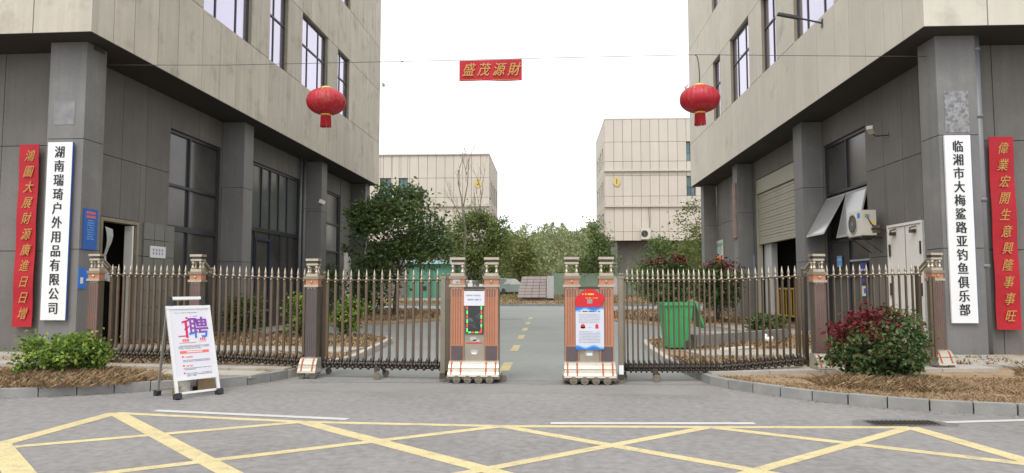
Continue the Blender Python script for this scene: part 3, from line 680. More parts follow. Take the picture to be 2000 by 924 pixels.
def ac_unit(x, y, z, rz, W, D, Hh, label, group=None, fan_side='front'):
    """box centred on x with its fan face towards local -Y; bracket behind."""
    r = empty('air_conditioner', (x, y, z), rz, label, 'air conditioner', group)
    MB().box(-W / 2, W / 2, 0, D, 0, Hh).build('casing', M_AC, r)
    cx = -W * .16; rad = min(Hh, W) * .42; f = MB()
    f.lathe([(rad, -.004), (rad * 1.02, -.012), (rad * .97, -.02), (rad * .95, -.006)], 24, (cx, 0, Hh / 2), 'y'); f.build('fan_ring', M_AC, r, smooth=True)
    MB().lathe([(rad * .94, -.003), (rad * .94, -.005)], 24, (cx, 0, Hh / 2), 'y').build('fan_opening', mat('fan_shadow', (.06, .06, .065), .6), r)
    g = MB()
    for k in range(4): g.lathe([(rad * (.2 + k * .22), -.016), (rad * (.2 + k * .22) + .008, -.02), (rad * (.2 + k * .22), -.024), (rad * (.2 + k * .22) - .008, -.02), (rad * (.2 + k * .22), -.016)], 24, (cx, 0, Hh / 2), 'y')
    for k in range(8):
        a = k * math.pi / 4; g.tube([(cx, -.02, Hh / 2), (cx + rad * .95 * math.cos(a), -.02, Hh / 2 + rad * .95 * math.sin(a))], .005, 4)
    g.build('grille', mat('grille_grey', (.3, .3, .29), .5), r)
    MB().box(-W / 2, W / 2, -.01, D, -.03, -.002).build('base_tray', M_STEELD, r)
    b = MB()
    for sx in (-W * .35, W * .35): b.box(sx - .02, sx + .02, .0, D + .18, -.07, -.032); b.hexa([(sx - .015, D + .14, -.40), (sx + .015, D + .14, -.40), (sx + .015, D + .18, -.40), (sx - .015, D + .18, -.40), (sx - .015, .02, -.07), (sx + .015, .02, -.07), (sx + .015, .06, -.07), (sx - .015, .06, -.07)])
    b.build('bracket', M_STEELD, r)
    return r
a = ac_unit(7.50, 17.72, 2.62, R(-90), .80, .32, .60, 'ivory air conditioner unit beside the awning window on the right block', 'wall mounted outdoor units')
MB().box(.402, .41, .06, .16, .42, .50).build('service_cover', mat('cover_grey', (.30, .29, .25), .5), a)
MB().tube([(.41, .12, .42), (.43, .17, .30), (.42, .24, .22)], .012, 6).tube([(.41, .20, .14), (.46, .24, .16), (.47, .40, .12), (.46, .52, .10)], .022, 6).build('pipework', M_STEELD, a)
MB().box(.30, .402, .22, .40, .05, .24).build('valve_block', M_WHEEL, a)
MB().box(.13, .27, -.004, 0, .42, .54).build('blue_badge', M_BLUEP, a)
MB().box(.402, .405, .21, .27, .26, .36).build('yellow_label', M_YELP, a)
a2 = ac_unit(10.35, 74.65, 6.3, 0, .95, .45, 1.15, 'small white air conditioner on a bracket low on the taller far block', 'wall mounted outdoor units')
MB().tube([(.4, .5, 1.0), (.42, .46, 2.2), (.34, .46, 3.4)], .03, 6).build('hose', M_STEELD, a2)

# ---------------------------------------------------------------- signs on the columns
def board(name, x, z0, z1, wd, y, m, label, cat, text, size, tm, edge=None, rz=0, bold=.0, shear=0., sx=1., th=.04, parent_ref=None, sp0=.5):
    o = MB().box(-wd / 2, wd / 2, 0, th, z0, z1).build(name, m, None, (x, y, 0), (0, 0, rz), label=label, cat=cat)
    n = len(text); st = (z1 - z0 - sp0) / (n - 1)
    for i, ch in enumerate(text):
        c = char(ch, size, tm, o, 0, z1 - sp0 / 2 - i * st, -.006, 0, bold, shear, sx, song=.017)
    if edge: MB().box(wd / 2 + .002, wd / 2 + .008, .002, th, z0 + .004, z1 - .004).build('edge_trim', edge, o)
    return o
yL, yR = 13.33 - .055, 13.81 - .055
board('name_board', -9.38, .765, 4.19, .50, yL, M_WHITEB, 'tall white name board with black characters on the left block column', 'sign', '湖南瑞琦户外用品有限公司', .245, M_BLACK, M_BLUEEDGE, LBr, .003, 0, .88, sp0=.42)
board('name_board', 7.76, .725, 4.255, .475, yR, M_WHITEB, 'tall white name board with black characters on the right block column', 'sign', '临湘市大梅鲨路亚钓鱼俱乐部', .235, M_BLACK, M_BLUEEDGE, 0, .003, 0, .88, sp0=.46)
def scroll(x, z0, z1, wd, y, label, text, rz=0, size=.25):
    n = 14; vs = []; fs = []
    for i in range(n + 1):
        z = z0 + (z1 - z0) * i / n; b = .012 * math.sin(i * 1.3) + .006
        vs += [(-wd / 2, b, z), (wd / 2, b - .006, z), (wd / 2, b + .004, z), (-wd / 2, b + .010, z)]
    for i in range(n):
        k = i * 4
        for j in range(4): fs.append((k + j, k + (j + 1) % 4, k + 4 + (j + 1) % 4, k + 4 + j))
    fs += [(3, 2, 1, 0), tuple(n * 4 + j for j in range(4))]
    o = MB().add(vs, fs).build('couplet_banner', M_REDC, None, (x, y, 0), (0, 0, rz), label=label, cat='banner')
    st = (z1 - z0 - .5) / (len(text) - 1)
    for i, ch in enumerate(text): char(ch, size, M_GOLDL, o, random.Random(i).uniform(-.012, .012), z1 - .25 - i * st, -.016, 0, .004, .34, .80, song=.006)
    return o
scroll(-10.43, .60, 4.27, .42, 13.86, 'red cloth couplet banner with gold characters left of the left name board', '鴻圖大展財源廣進日日增', LBr)
scroll(8.865, .575, 4.32, .46, 14.26, 'red cloth couplet banner with gold characters right of the grey downpipe', '偉業宏開生意興隆事事旺')

# printed marks as rows of short bars (text too small to read in the photograph)
def marks(parent, m, x0, x1, z, h, y, seed, fill=.8, ax='x', off=0.):
    """a line of illegible small print: flat ticks on the face"""
    rr = random.Random(seed); q = MB(); t = x0
    while t < x1 - h * .3:
        wd = h * rr.uniform(.55, .95)
        if rr.random() < fill:
            if ax == 'x': q.box(t, min(t + wd, x1), y, y + .0015, z, z + h)
            else: q.box(y, y + .0015, t, min(t + wd, x1), z, z + h)
        t += wd + h * .22
    if q.v: return q.build('small_print', m, parent, kind='stuff')
# blue notice on the side face of the left corner column
nb = MB().box(0, .02, 0, .40, 0, .80).build('notice_plate', M_BLUE, None, (-8.56 + .0, 12.83, 0), None, label='blue notice plate with red heading on the side of the left corner column', cat='sign')
nb.matrix_world = Matrix.Translation((-8.56, 12.83, 0)) @ Matrix.Rotation(LBr, 4, 'Z') @ Matrix.Translation((-.415, .58, 2.12))
for k, (m_, z_, h_) in enumerate([(M_PINKP, .70, .05), (M_PINKP, .62, .05)] + [(M_LBLUE, .56 - i * .045, .022) for i in range(9)]): marks(nb, m_, .06 + (.03 if k > 1 else 0), .33 if k < 2 else .30, z_, h_, .021, k, .9, 'y')
nb2 = MB().box(0, .012, 0, .22, 0, .40).add([(.012, .22, .38), (.06, .40, .36), (.06, .36, .14), (.012, .22, .20)], [(0, 1, 2, 3)]).build('torn_poster', M_BLUEP, None, label='torn blue poster flapping low on the left corner column', cat='poster')
nb2.matrix_world = Matrix.Translation((-8.56, 12.83, 0)) @ Matrix.Rotation(LBr, 4, 'Z') @ Matrix.Translation((-.415, .50, 1.36))
MB().box(.0125, .014, .05, .13, .10, .22).build('white_patch', M_WHITEB, nb2)
wn = MB().box(0, .015, 0, .66, 0, .28).build('notice_plate', M_WHITEB, None, label='small white notice with blue characters on the tiled pier', cat='sign')
wn.matrix_world = Matrix.Translation((-8.56, 12.83, 0)) @ Matrix.Rotation(LBr, 4, 'Z') @ Matrix.Translation((-1.035, 3.86, 2.10))
q = MB(); rr = random.Random(4)
for r_ in range(2):
    for c_ in range(4):
        y0 = .10 + c_ * .125; z0 = .16 - r_ * .085
        for k in range(3): q.box(.0155, .0165, y0, y0 + .075, z0 + k * .022, z0 + k * .022 + .010)
        q.box(.0155, .0165, y0 + .03, y0 + .042, z0 - .004, z0 + .062)
q.build('characters', mat('slate_print', (.12, .20, .36), .6), wn)
cu = MB(); n = 9
vs = []; fs = []
for i in range(n):
    t = i / (n - 1); w_ = .20 - .07 * math.sin(t * 3) ; vs += [(.03 * math.sin(t * 7), -.02 + .04 * math.sin(t * 5), 1.15 * (1 - t)), (.03 * math.sin(t * 6 + 1), w_ + .05 * math.sin(t * 9), 1.15 * (1 - t) - .05), (.03 * math.sin(t * 7) - .01, -.02 + .04 * math.sin(t * 5), 1.15 * (1 - t)), (.03 * math.sin(t * 6 + 1) - .01, w_ + .05 * math.sin(t * 9), 1.15 * (1 - t) - .05)]
for i in range(n - 1): k = 4 * i; fs += [(k, k + 1, k + 5, k + 4), (k + 2, k + 3, k + 7, k + 6), (k, k + 2, k + 6, k + 4), (k + 1, k + 3, k + 7, k + 5)]
ct = cu.add(vs, fs).build('door_curtain', mat('white_curtain', (.55, .60, .58), .7), None, label='white plastic curtain bunched in the open doorway', cat='curtain', smooth=True)
ct.matrix_world = Matrix.Translation((-8.56, 12.83, 0)) @ Matrix.Rotation(LBr, 4, 'Z') @ Matrix.Translation((-1.0, 2.14, 1.55))
# evacuation / safety board on the right block
sb = MB().box(-.012, 0, 0, 1.55, 0, 1.12).build('safety_board', mat('pale_board', (.50, .56, .50), .6), None, (8.03, 13.31 + 19.55, 2.42), label='safety board with yellow orange and red blocks near the shutter', cat='sign')
for m_, a0 in ((M_YELP, 1.02), (M_ORP, .60), (M_REDP, .16)): MB().box(-.016, -.0125, a0, a0 + .36, .10, .42).build('colour_block', m_, sb)
for k in range(2): marks(sb, M_GREENP, .15, 1.4, .93 - k * .08, .05, -.016, k, .95, 'y')
for k in range(4): marks(sb, M_LBLUE, 1.0, 1.35, .50 + k * .09, .05, -.016, 9 + k, .7, 'y'); marks(sb, M_GREENP, .35, .75, .50 + k * .09, .045, -.016, 19 + k, .7, 'y')
# door-side notices on the right block
ns = MB().box(-.012, 0, 0, .55, 0, .75).build('notice_plate', mat('pale_lilac', (.45, .47, .60), .6), None, (8.03, 13.31 + 14.75, 1.85), label='narrow lilac notice between the third column and the shutter', cat='sign')
for k in range(6): marks(ns, M_LBLUE, .05, .5, .1 + k * .1, .04, -.014, k, .8, 'y')
for (y0, z0, wd, hh, m_, lab) in ((20.12, 1.95, .34, .30, M_LBLUE, 'pale blue paper taped inside the far pane under the awning'), (18.60, 1.50, .38, .52, mat('indigo_print', (.05, .06, .30), .6), 'indigo poster in the near pane under the air conditioner')):
    p = MB().box(-.006, 0, 0, wd, 0, hh).build('poster', m_, None, (8.13, y0, z0), label=lab, cat='poster'); marks(p, M_WHITEB, .06, wd - .06, hh * .6, .04, -.008, 3, .8, 'y')
p = MB().box(-.006, 0, 0, .30, 0, .26).build('poster', M_WHITEB, None, (8.13, 18.62, 1.16), label='white paper with a blue square low in the near pane', cat='poster'); MB().box(-.008, -.006, .07, .2, .07, .2).build('blue_square', M_BLUEP, p)
lt = MB().box(-.05, 0, 0, 1.15, 0, .05).build('strip_light', mat('dim_tube', (.30, .36, .38), .4), None, (8.12, 18.32, 2.06), label='unlit pale strip light across the near pane', cat='lamp')
# yellow barrier inside the shutter opening
yb = empty('barrier', (8.5, 13.31 + 10.3, .05), 0, 'yellow tubular barrier standing inside the shutter opening', 'barrier')
MB().box(0, .05, 0, 3.5, 1.25, 1.31).build('rail', M_YBAR, yb); MB().box(0, .05, 0, 3.5, .30, .35).build('rail', M_YBAR, yb)
for k in range(14): piece('bar', M_YBAR, yb, .01, .04, .02 + k * .265, .06 + k * .265, .35, 1.25)
for k in (0, 3.44): MB().box(0, .05, k, k + .05, 0, 1.31).build('post', M_YBAR, yb)
MB().box(0, .06, 3.52, 3.75, 0, 2.4).build('edge_board', M_YBAR, yb)

# cameras, lamp arm, wall sensors
c = empty('security_camera', (7.72, 17.1, 5.03), 0, 'white security camera under the soffit of the right block', 'camera')
MB().box(-.09, .05, -.24, .0, -.045, .045).build('housing', M_AC, c, rot=(R(-22), 0, R(-38)))
MB().tube([(-.02, -.05, -.05), (.05, -.02, -.09), (.33, -.02, -.07)], .014, 6).box(.32, .34, -.07, .05, -.12, -.0).build('bracket', M_STEELD, c)
c = empty('security_camera', (-8.42, 26.35, 4.55), 0, 'small white camera on an arm at the third left column', 'camera')
MB().box(-.12, .12, -.16, .06, -.06, .08).build('housing', M_AC, c, rot=(0, R(20), R(30)))
MB().tube([(0, 0, -.08), (-.15, 0, -.22), (-.85, .05, -.24)], .02, 6).build('bracket', M_PIPE, c)
la = empty('wall_lamp', (7.0, 18.07, 8.10), 0, 'dark street lamp arm sticking out above the right block sill', 'lamp')
MB().tube([(0, 0, -.05), (-.45, .0, .06), (-.60, 0, .09)], .022, 6).box(-.02, .0, -.05, .05, -.16, .06).build('arm', M_FRAME, la)
MB().hexa([(-1.12, -.06, .18), (-.55, -.06, .06), (-.55, .06, .06), (-1.12, .06, .18), (-1.10, -.05, .24), (-.55, -.05, .13), (-.55, .05, .13), (-1.10, .05, .24)]).build('lamp_head', M_WIRE, la)
for x_, y_, lab in ((-7.93, 33.6, 'tiny floodlight bracket on the far edge of the left block'), (6.96, 34.7, 'tiny floodlight bracket on the far edge of the right block')):
    s_ = 1 if x_ < 0 else -1
    f = empty('floodlight', (x_, y_, 11.2), 0, lab, 'lamp'); MB().tube([(0, 0, 0), (s_ * .16, 0, -.05)], .02, 5).build('bracket', M_STEELD, f); MB().box(s_ * .12, s_ * .22, -.08, .08, -.12, 0).build('lamp_head', M_AC, f, rot=(0, s_ * .4, 0))

# ---------------------------------------------------------------- wire, lanterns, banner
Wp = [(-8.93, 13.9, 5.90), (-6.5, 13.93, 5.87), (-4.40, 13.95, 5.89), (-1.72, 13.98, 5.915), (-.47, 14.0, 5.935), (3.0, 14.0, 5.96), (5.4, 14.0, 5.90), (7.44, 14.1, 5.885)]
MB().tube(Wp, .006, 5).build('hanging_wire', M_WIRE, None, label='thin dark wire strung between the two blocks', cat='wire')
k = MB(); ico(k, (-2.87, 13.97, 5.905), .018, 6); k.build('wire_clip', M_WIRE, None, label='tiny clip on the wire between left lantern and banner', cat='clip')
bn = MB(); vs = []; fs = []; n = 12
for i in range(n + 1):
    x = -1.72 + 1.25 * i / n; b = .012 * math.sin(i * .9); dz = .01 * math.sin(i * .5)
    vs += [(x, 13.985 + b, 5.49 + dz * .5 + .004 * i / n), (x, 13.985, 5.905 + .018 * i / n), (x, 13.99, 5.905 + .018 * i / n), (x, 13.993 + b, 5.49 + dz * .5)]
for i in range(n):
    for j in range(4): fs.append((i * 4 + j, i * 4 + (j + 1) % 4, i * 4 + 4 + (j + 1) % 4, i * 4 + 4 + j))
fs += [(0, 1, 2, 3), tuple(n * 4 + j for j in (3, 2, 1, 0))]
bo = bn.add(vs, fs).build('hanging_banner', M_REDC, None, label='small red banner with four gold characters hanging on the wire', cat='banner')
for i, ch in enumerate('盛茂源財'): char(ch, .285, M_GOLDL, bo, -1.545 + i * .302, 5.695, 13.962, 0, .003, .30, .85, song=.008)
MB().box(-1.70, -.49, 13.978, 13.982, 5.505, 5.514).build('gold_line', M_GOLDL, bo)

def lantern(x, y, z, top, label, cord):
    r = empty('red_lantern', (x, y, z), R(12 if x < 0 else -18), label, 'lantern', 'round red lanterns hung on the wire')
    N = 24 * 4; prof = []; vs = []; fs = []; K = 16
    for i in range(K + 1):
        t = math.pi * (.10 + .80 * i / K); h = -.265 * math.cos(t); rr_ = .39 * math.sin(t) ** .85
        for j in range(N):
            a = 2 * math.pi * j / N; rib = 1 - .035 * abs(math.sin(a * 12)); vs.append((rr_ * rib * math.cos(a), rr_ * rib * math.sin(a), h))
    for i in range(K):
        for j in range(N): fs.append((i * N + j, i * N + (j + 1) % N, (i + 1) * N + (j + 1) % N, (i + 1) * N + j))
    fs += [tuple(range(N))[::-1], tuple(K * N + j for j in range(N))]
    MB().add(vs, fs).build('lantern_body', M_LANT, r, smooth=True)
    MB().lathe([(.10, .245), (.125, .27), (.10, .295), (.03, .30)], 20).build('top_cap', M_GOLD, r, smooth=True)
    MB().lathe([(.09, -.295), (.115, -.275), (.115, -.26), (.09, -.25)], 20).build('bottom_ring', M_GOLD, r, smooth=True)
    g = MB()
    for a in (R(-100), R(20), R(150)): g.tube([(.395 * math.sin(math.pi * t) ** .85 * math.cos(a), .395 * math.sin(math.pi * t) ** .85 * math.sin(a), -.267 * math.cos(math.pi * t)) for t in [.66 + .04 * i for i in range(7)]], .006, 4)
    g.build('gold_ribbon', M_GOLD, r)
    rr = random.Random(2); q = MB()
    for i in range(90):
        a = rr.uniform(0, 2 * math.pi); R0 = .088 + rr.uniform(-.006, .008); L_ = rr.uniform(.20, .235); sw = 1.12
        q.tube([(R0 * math.cos(a), R0 * math.sin(a), -.29), (R0 * sw * math.cos(a), R0 * sw * math.sin(a), -.29 - L_)], .006, 4, False)
    q.lathe([(.092, -.40), (.088, -.29)], 16); q.build('tassel', M_LANTD, r)
    MB().tube([(0, 0, .29)] + cord, .007 if x < 0 else .011, 5).build('cord', M_WIRE, r)
    return r
l1 = lantern(-4.395, 13.95, 5.10, 0, 'red lantern with gold cap hanging in front of the left block window', [(0, 0, .78)])
l2 = lantern(3.02, 14.0, 5.07, 0, 'red lantern hanging from a bent rod in front of the right block', [(0.005, 0, .5), (-.01, 0, .72), (-.035, 0, .86), (-.07, 0, .89)])

# ---------------------------------------------------------------- folding gates
def mesh_of(mb, name, m, smooth=False):
    me = bpy.data.meshes.new(name); me.from_pydata(mb.v, [], mb.f); me.materials.append(m)
    if smooth: me.polygons.foreach_set('use_smooth', [True] * len(me.polygons))
    return me
bq = MB(); bq.box(-.0185, .0185, -.016, .016, .285, 1.50); bq.tube([(0, 0, .30), (0, -.012, .25), (.012, -.03, .22)], [.018, .018, .014], 6)
ME_BAR = mesh_of(bq, 'bar', M_STEEL)
sp = MB(); sp.lathe([(.022, 1.50), (.030, 1.515), (.022, 1.53), (.009, 1.537), (.024, 1.56), (.020, 1.585), (.001, 1.675)], 8); ico(sp, (0, -.03, 1.475), .016, 7)
ME_FIN = mesh_of(sp, 'finial', M_SILV, True)
hg = MB(); ico(hg, (0, -.035, .27), .030, 7); ico(hg, (.05, -.03, .17), .024, 7); ico(hg, (-.03, .01, .20), .04, 7); ico(hg, (0, -.045, .255), .020, 7); ico(hg, (0, -.05, .185), .017, 7); ico(hg, (.03, -.035, .215), .024, 7); hg.tube([(0, -.05, .255), (0, -.05, .18)], .010, 5); hg.tube([(-.05, -.02, .19), (.05, -.02, .25)], .015, 5); hg.tube([(-.05, .01, .25), (.05, .01, .19)], .015, 5); hg.box(-.04, .04, -.02, .05, .165, .20)
hg.v = [(a * 1.1, b * 1.15, .215 + (c - .215) * 1.3) for a, b, c in hg.v]
ME_HNG = mesh_of(hg, 'scissor_joint', M_STEELD, True)
hg2 = MB(); hg2.tube([(-.055, 0, 1.50), (.055, 0, 1.50)], .014, 6); ico(hg2, (.028, -.02, 1.50), .014, 6)
ME_TOP = mesh_of(hg2, 'top_link', M_STEEL, True)
mdt = MB(); mdt.tube([(-.02, -.018, .95), (.02, -.018, .95)], .010, 5); 
def bars(root, p0, p1, n, z0=0., z1=0., sag=0., thin=1.):
    for i in range(n):
        t = (i + .5) / n; x = p0[0] + (p1[0] - p0[0]) * t; y = p0[1] + (p1[1] - p0[1]) * t - sag * 4 * t * (1 - t); z = z0 + (z1 - z0) * t
        an = math.atan2(p1[1] - p0[1], p1[0] - p0[0]); st = math.hypot(p1[0] - p0[0], p1[1] - p0[1]) / n
        b = link('bar', ME_BAR, None, root, (x, y, z), (0, 0, an))
        b.scale = (thin, 1, 1); link('finial', ME_FIN, None, b).scale = (.9 / thin, .9, 1); h = link('scissor_joint', ME_HNG, None, b); link('top_link', ME_TOP, None, b).scale = (st / .105 / thin, 1, 1)
        h.scale = (st / .115 / thin, 1, 1)
def wheel(root, x, y, z, r, w=.035, name='wheel'):
    q = MB().lathe([(r * .5, -w / 2), (r * .96, -w / 2), (r, -w / 2 + .006), (r, w / 2 - .006), (r * .96, w / 2), (r * .5, w / 2)], 18, (0, 0, 0), 'y')
    o = q.build(name, M_WHEEL, root, (x, y, z), smooth=False)
    return o
def cap_and_shaft(part, x, w, d, y, shaft_m, zb=.31, bridge=True):
    """decorated post: fluted panel, mouldings, little balusters, top plates"""
    MB().box(x - w / 2, x + w / 2, y, y + d, zb, 1.41).build('shaft', M_CHAMP, part)
    f = MB(); fw_ = (w - .03) / 5
    for k in range(5):
        a = x - (w - .03) / 2 + k * fw_
        f.hexa([(a + .002, y - .006, zb + .02), (a + fw_ - .002, y - .006, zb + .02), (a + fw_ - .002, y, zb + .02), (a + .002, y, zb + .02), (a + .002, y - .006, 1.38), (a + fw_ - .002, y - .006, 1.38), (a + fw_ - .002, y, 1.38), (a + .002, y, 1.38)])
    f.tube([(x - w / 2 + .01, y - .004, zb), (x - w / 2 + .01, y - .004, 1.40)], .008, 5)
    f.tube([(x + w / 2 - .01, y - .004, zb), (x + w / 2 - .01, y - .004, 1.40)], .008, 5)
    f.build('fluted_panel', shaft_m, part)
    for k in range(5):
        pass
    c = MB(); W = w / 2
    c.box(x - W - .022, x + W + .022, y - .025, y + d + .02, 1.395, 1.43)
    c.hexa([(x - W - .018, y - .02, 1.515), (x + W + .018, y - .02, 1.515), (x + W + .018, y + d + .02, 1.515), (x - W - .018, y + d + .02, 1.515),
            (x - W - .028, y - .03, 1.56), (x + W + .028, y - .03, 1.56), (x + W + .028, y + d + .02, 1.56), (x - W - .028, y + d + .02, 1.56)])
    c.box(x - W, x + W, y, y + d, 1.56, 1.60)
    for sx in (-1, 1):
        for yy in (y + .025, y + d - .025):
            c.lathe([(.020, 1.60), (.026, 1.625), (.015, 1.645), (.012, 1.67), (.024, 1.695), (.020, 1.715), (.012, 1.73)], 10, (x + sx * (W - .03), yy, 0))
    c.box(x - W + .0, x + W - .0, y, y + d, 1.73, 1.76); c.box(x - W - .01, x + W + .01, y - .012, y + d, 1.80, 1.835)
    ico(c, (x, y - .014, 1.475), .018, 8)
    for k in (-1, 0, 1): ico(c, (x + k * w * .28, y - .006, 1.37), .011, 6)
    c.build('capital', M_CAPS, part)
    MB().box(x - W - .005, x + W + .005, y - .004, y + d, 1.43, 1.515).build('copper_band', M_COPPER, part)
    MB().box(x - W + .015, x + W - .015, y + .01, y + d - .01, 1.76, 1.80).build('dark_neck', M_STEELD, part)
def shoe(part, x, w, y, z0=.09, z1=.31, stripes=(.2, .8), out=.16):
    """rounded sloping bumper cover in two bands, with orange stripes lying on it"""
    W = w / 2; prof = [(0, z1 + .0), (.25, z1 - .012), (.48, z1 - .05), (.66, z1 - .10), (.80, z1 - .155), (.93, z0 + .03), (1.0, z0)]
    P = [(y - .015 - (out - .015) * a, z) for a, z in prof]
    q = MB(); n = len(P); vs = []
    for sx in (-1, 1):
        for k, (yy, zz) in enumerate(P): vs.append((x + sx * (W + .012 * k / n), yy, zz))
        vs.append((x + sx * (W + .012), y + .1, z0)); vs.append((x + sx * W, y + .1, z1))
    m_ = n + 2; fs = [tuple(range(m_)), tuple(range(m_, 2 * m_))[::-1]] + [(k, (k + 1) % m_, (k + 1) % m_ + m_, k + m_) for k in range(m_)]
    q.add(vs, fs).build('bumper_shoe', M_SHOE, part)
    for t in stripes:
        xa = x - W + w * t; h = .012; b = MB()
        for k in range(1, n - 2):
            (ya, za), (yb, zb_) = P[k], P[k + 1]
            b.hexa([(xa - h, yb - .005, zb_ + .002), (xa + h, yb - .005, zb_ + .002), (xa + h, yb + .01, zb_), (xa - h, yb + .01, zb_), (xa - h, ya - .005, za + .002), (xa + h, ya - .005, za + .002), (xa + h, ya + .01, za), (xa - h, ya + .01, za)])
        b.build('orange_stripe', M_ORANGE, part)
    ym = P[3][0]; MB().box(x - W - .008, x + W + .008, ym - .003, ym + .02, P[3][1] - .006, P[3][1] + .002).build('seam', M_STEELD, part)
def bridge(part, x, y0, y1):
    b = MB()
    pts = [(x, y0, 1.76), (x, y0 + .10, 1.75), (x, y0 + .2, 1.68), (x, y0 + .3, 1.61), (x, y1, 1.60), (x, y1 + .06, 1.63)]
    b.tube(pts, .024, 6); b.tube([(px, py, pz - .08) for px, py, pz in pts], .018, 6); b.box(x - .03, x + .03, y1 - .03, y1 + .03, 1.50, 1.62)
    b.build('scroll_bridge', M_CHAMP, part, smooth=False)
    MB().box(x - .035, x + .035, y1 - .03, y1 + .03, .12, 1.50).build('rear_post', M_STEELD, part)
    MB().box(x - .05, x + .05, y0 + .08, y1, .10, .17).build('base_beam', M_STEELD, part)
def tall_frame(root, x, y, rz, zb, shaft_m, mirror=1):
    p = empty('tall_frame', (x, y, zb), rz); p.parent = root
    cap_and_shaft(p, 0, .185, .13, -.22, shaft_m); shoe(p, 0, .27, -.22, stripes=(.18, .82))
    for sx in (-.09, .09): wheel(p, sx, -.33, .055, .055); wheel(p, sx, .30, .05, .05)
    bridge(p, 0, -.12, .24)
    return p
GLP = [(-7.37, 11.62, .10, M_PLUM), (-5.57, 11.42, .08, M_PLUM), (-3.62, 11.22, 0, M_PLUMD)]
GL = empty('folding_gate', (0, 0, 0), 0, 'left half of the brown steel folding gate with spear finials', 'gate', 'folding gate halves')
for x, y_, z_, m_ in GLP: tall_frame(GL, x, y_, R(-5), z_, m_)
bars(GL, (-7.22, 11.55), (-5.70, 11.40), 14, .10, .08)
bars(GL, (-5.42, 11.38), (-3.76, 11.18), 15, .08, .02)
bars(GL, (-3.48, 11.12), (-1.60, 10.93), 15, 0, 0)
GR = empty('folding_gate', (0, 0, 0), 0, 'right half of the brown steel folding gate behind the red topped bush', 'gate', 'folding gate halves')
for x, y_, z_, m_ in [(4.17, 11.50, .07, M_COPPER), (6.13, 11.85, .10, M_COPPER)]: tall_frame(GR, x, y_, R(9), z_, M_PLUM)
bars(GR, (1.17, 10.82), (2.56, 10.93), 18, 0, .0, .01, .58)
bars(GR, (2.58, 10.93), (3.92, 11.38), 12, 0, .06, 0, .62)
bars(GR, (4.34, 11.46), (5.98, 11.75), 15, .07, .10, 0, .62)
for root, xs in ((GR, (3.94, 4.0, 5.98, 6.03)), (GL, (-7.20, -3.50, -3.46))):   # bunched bars beside the tall frames
    for x in xs: link('bar', ME_BAR, None, root, (x, (11.50 if x > 5 else 11.45) if x > 0 else (11.6 if x < -5 else 11.2), .06 if x > 0 else 0), (0, 0, 0))
def end_post(root, x, y_):
    q = MB().box(-.034, .034, -.03, .03, .10, 1.52).box(-.045, .045, -.04, .04, 1.52, 1.56); ico(q, (0, 0, 1.58), .022, 8)
    o = q.build('end_post', M_CHAMP, root, (x, y_, 0)); MB().box(-.04, .04, -.05, .05, .05, .13).build('post_foot', M_STEELD, o); w_ = wheel(o, 0, -.03, .055, .055)
end_post(GL, -1.535, 10.66); end_post(GL, -1.50, 10.95); end_post(GR, 1.085, 10.62); end_post(GR, 1.15, 10.92)
MB().box(1.05, 1.115, 10.56, 10.585, .13, .26).build('white_tag', M_WHITEB, GR)
def caster(root, x, y_):
    c = empty('caster', (x, y_, 0)); c.parent = root
    MB().tube([(0, -.02, .055), (-.03, -.02, .12), (-.03, .02, .2), (-.03, .2, .2), (0.05, .34, .05)], .016, 6).box(-.05, .02, -.02, .06, .12, .19).build('fork', M_STEELD, c)
    wheel(c, 0, -.045, .055, .055); wheel(c, .05, .33, .055, .055)
caster(GL, -2.56, 10.88); caster(GR, 1.62, 10.80)

def drive_unit(x, y, label, content):
    r = empty('gate_drive_unit', (x, y, 0), 0, label, 'gate motor', 'motor units at the ends of the two gate halves')
    for sx in (-.253, .253):
        p = empty('column', (0, 0, 0)); p.parent = r
        cap_and_shaft(p, sx, .205, .15, 0, M_COPPER)
        MB().box(sx - .09, sx + .09, -.009, .0, .31, .53).build('dark_foot_panel', M_PLUMD, p)
        g = MB()
        for k in range(4): g.box(sx - .068 + k * .037, sx - .060 + k * .037, -.0085, -.006, .55, 1.24)
        g.build('flute_shadow_line', mat('copper_dark', (.30, .10, .05), .5, .15), p)
        h = MB()
        for k in range(4): h.box(sx - .072 + k * .037, sx - .052 + k * .037, -.010, -.006, 1.25, 1.36)
        h.build('grille_vent', M_PLUM, p)
    MB().box(-.355, .355, .16, .42, .12, 1.36).build('rear_housing', M_CHAMP, r)
    MB().box(-.148, .148, .015, .12, .31, 1.395).build('front_panel', M_PANELB, r)
    MB().box(-.15, .15, .0, .03, 1.37, 1.40).build('panel_rail', M_STEELD, r)
    shoe(r, 0, .725, 0, .10, .315, (.055, .245, .755, .945), .17)
    MB().box(-.39, .39, -.12, .40, .06, .12).build('chassis', M_CHAMP, r)
    for k in range(4):
        w_ = wheel(r, -.24 + k * .16, -.155, .058, .058); h = MB()
        for j in range(6): a = j * math.pi / 3; h.tube([(0, -.02, 0), (.042 * math.cos(a), -.02, .042 * math.sin(a))], .005, 4)
        h.lathe([(.012, -.024), (.014, -.016)], 8, (0, 0, 0), 'y'); h.build('spokes', M_CHAMP, w_)
    for k in range(5): MB().lathe([(.045, -.125), (.05, -.12), (.05, -.115)], 10, (-.32 + k * .16, 0, .115), 'y').build('scallop', M_CHAMP, r)
    wheel(r, .43, .05, .05, .05)
    return r
D1 = drive_unit(-1.065, 10.62, 'left gate drive unit with copper columns and black lit screen', 1)
D2 = drive_unit(.625, 10.55, 'right gate drive unit with copper columns carrying the blue edged poster', 2)
MB().box(-.135, .135, -.002, .02, .70, 1.355).build('display_screen', M_SCREEN, D1)
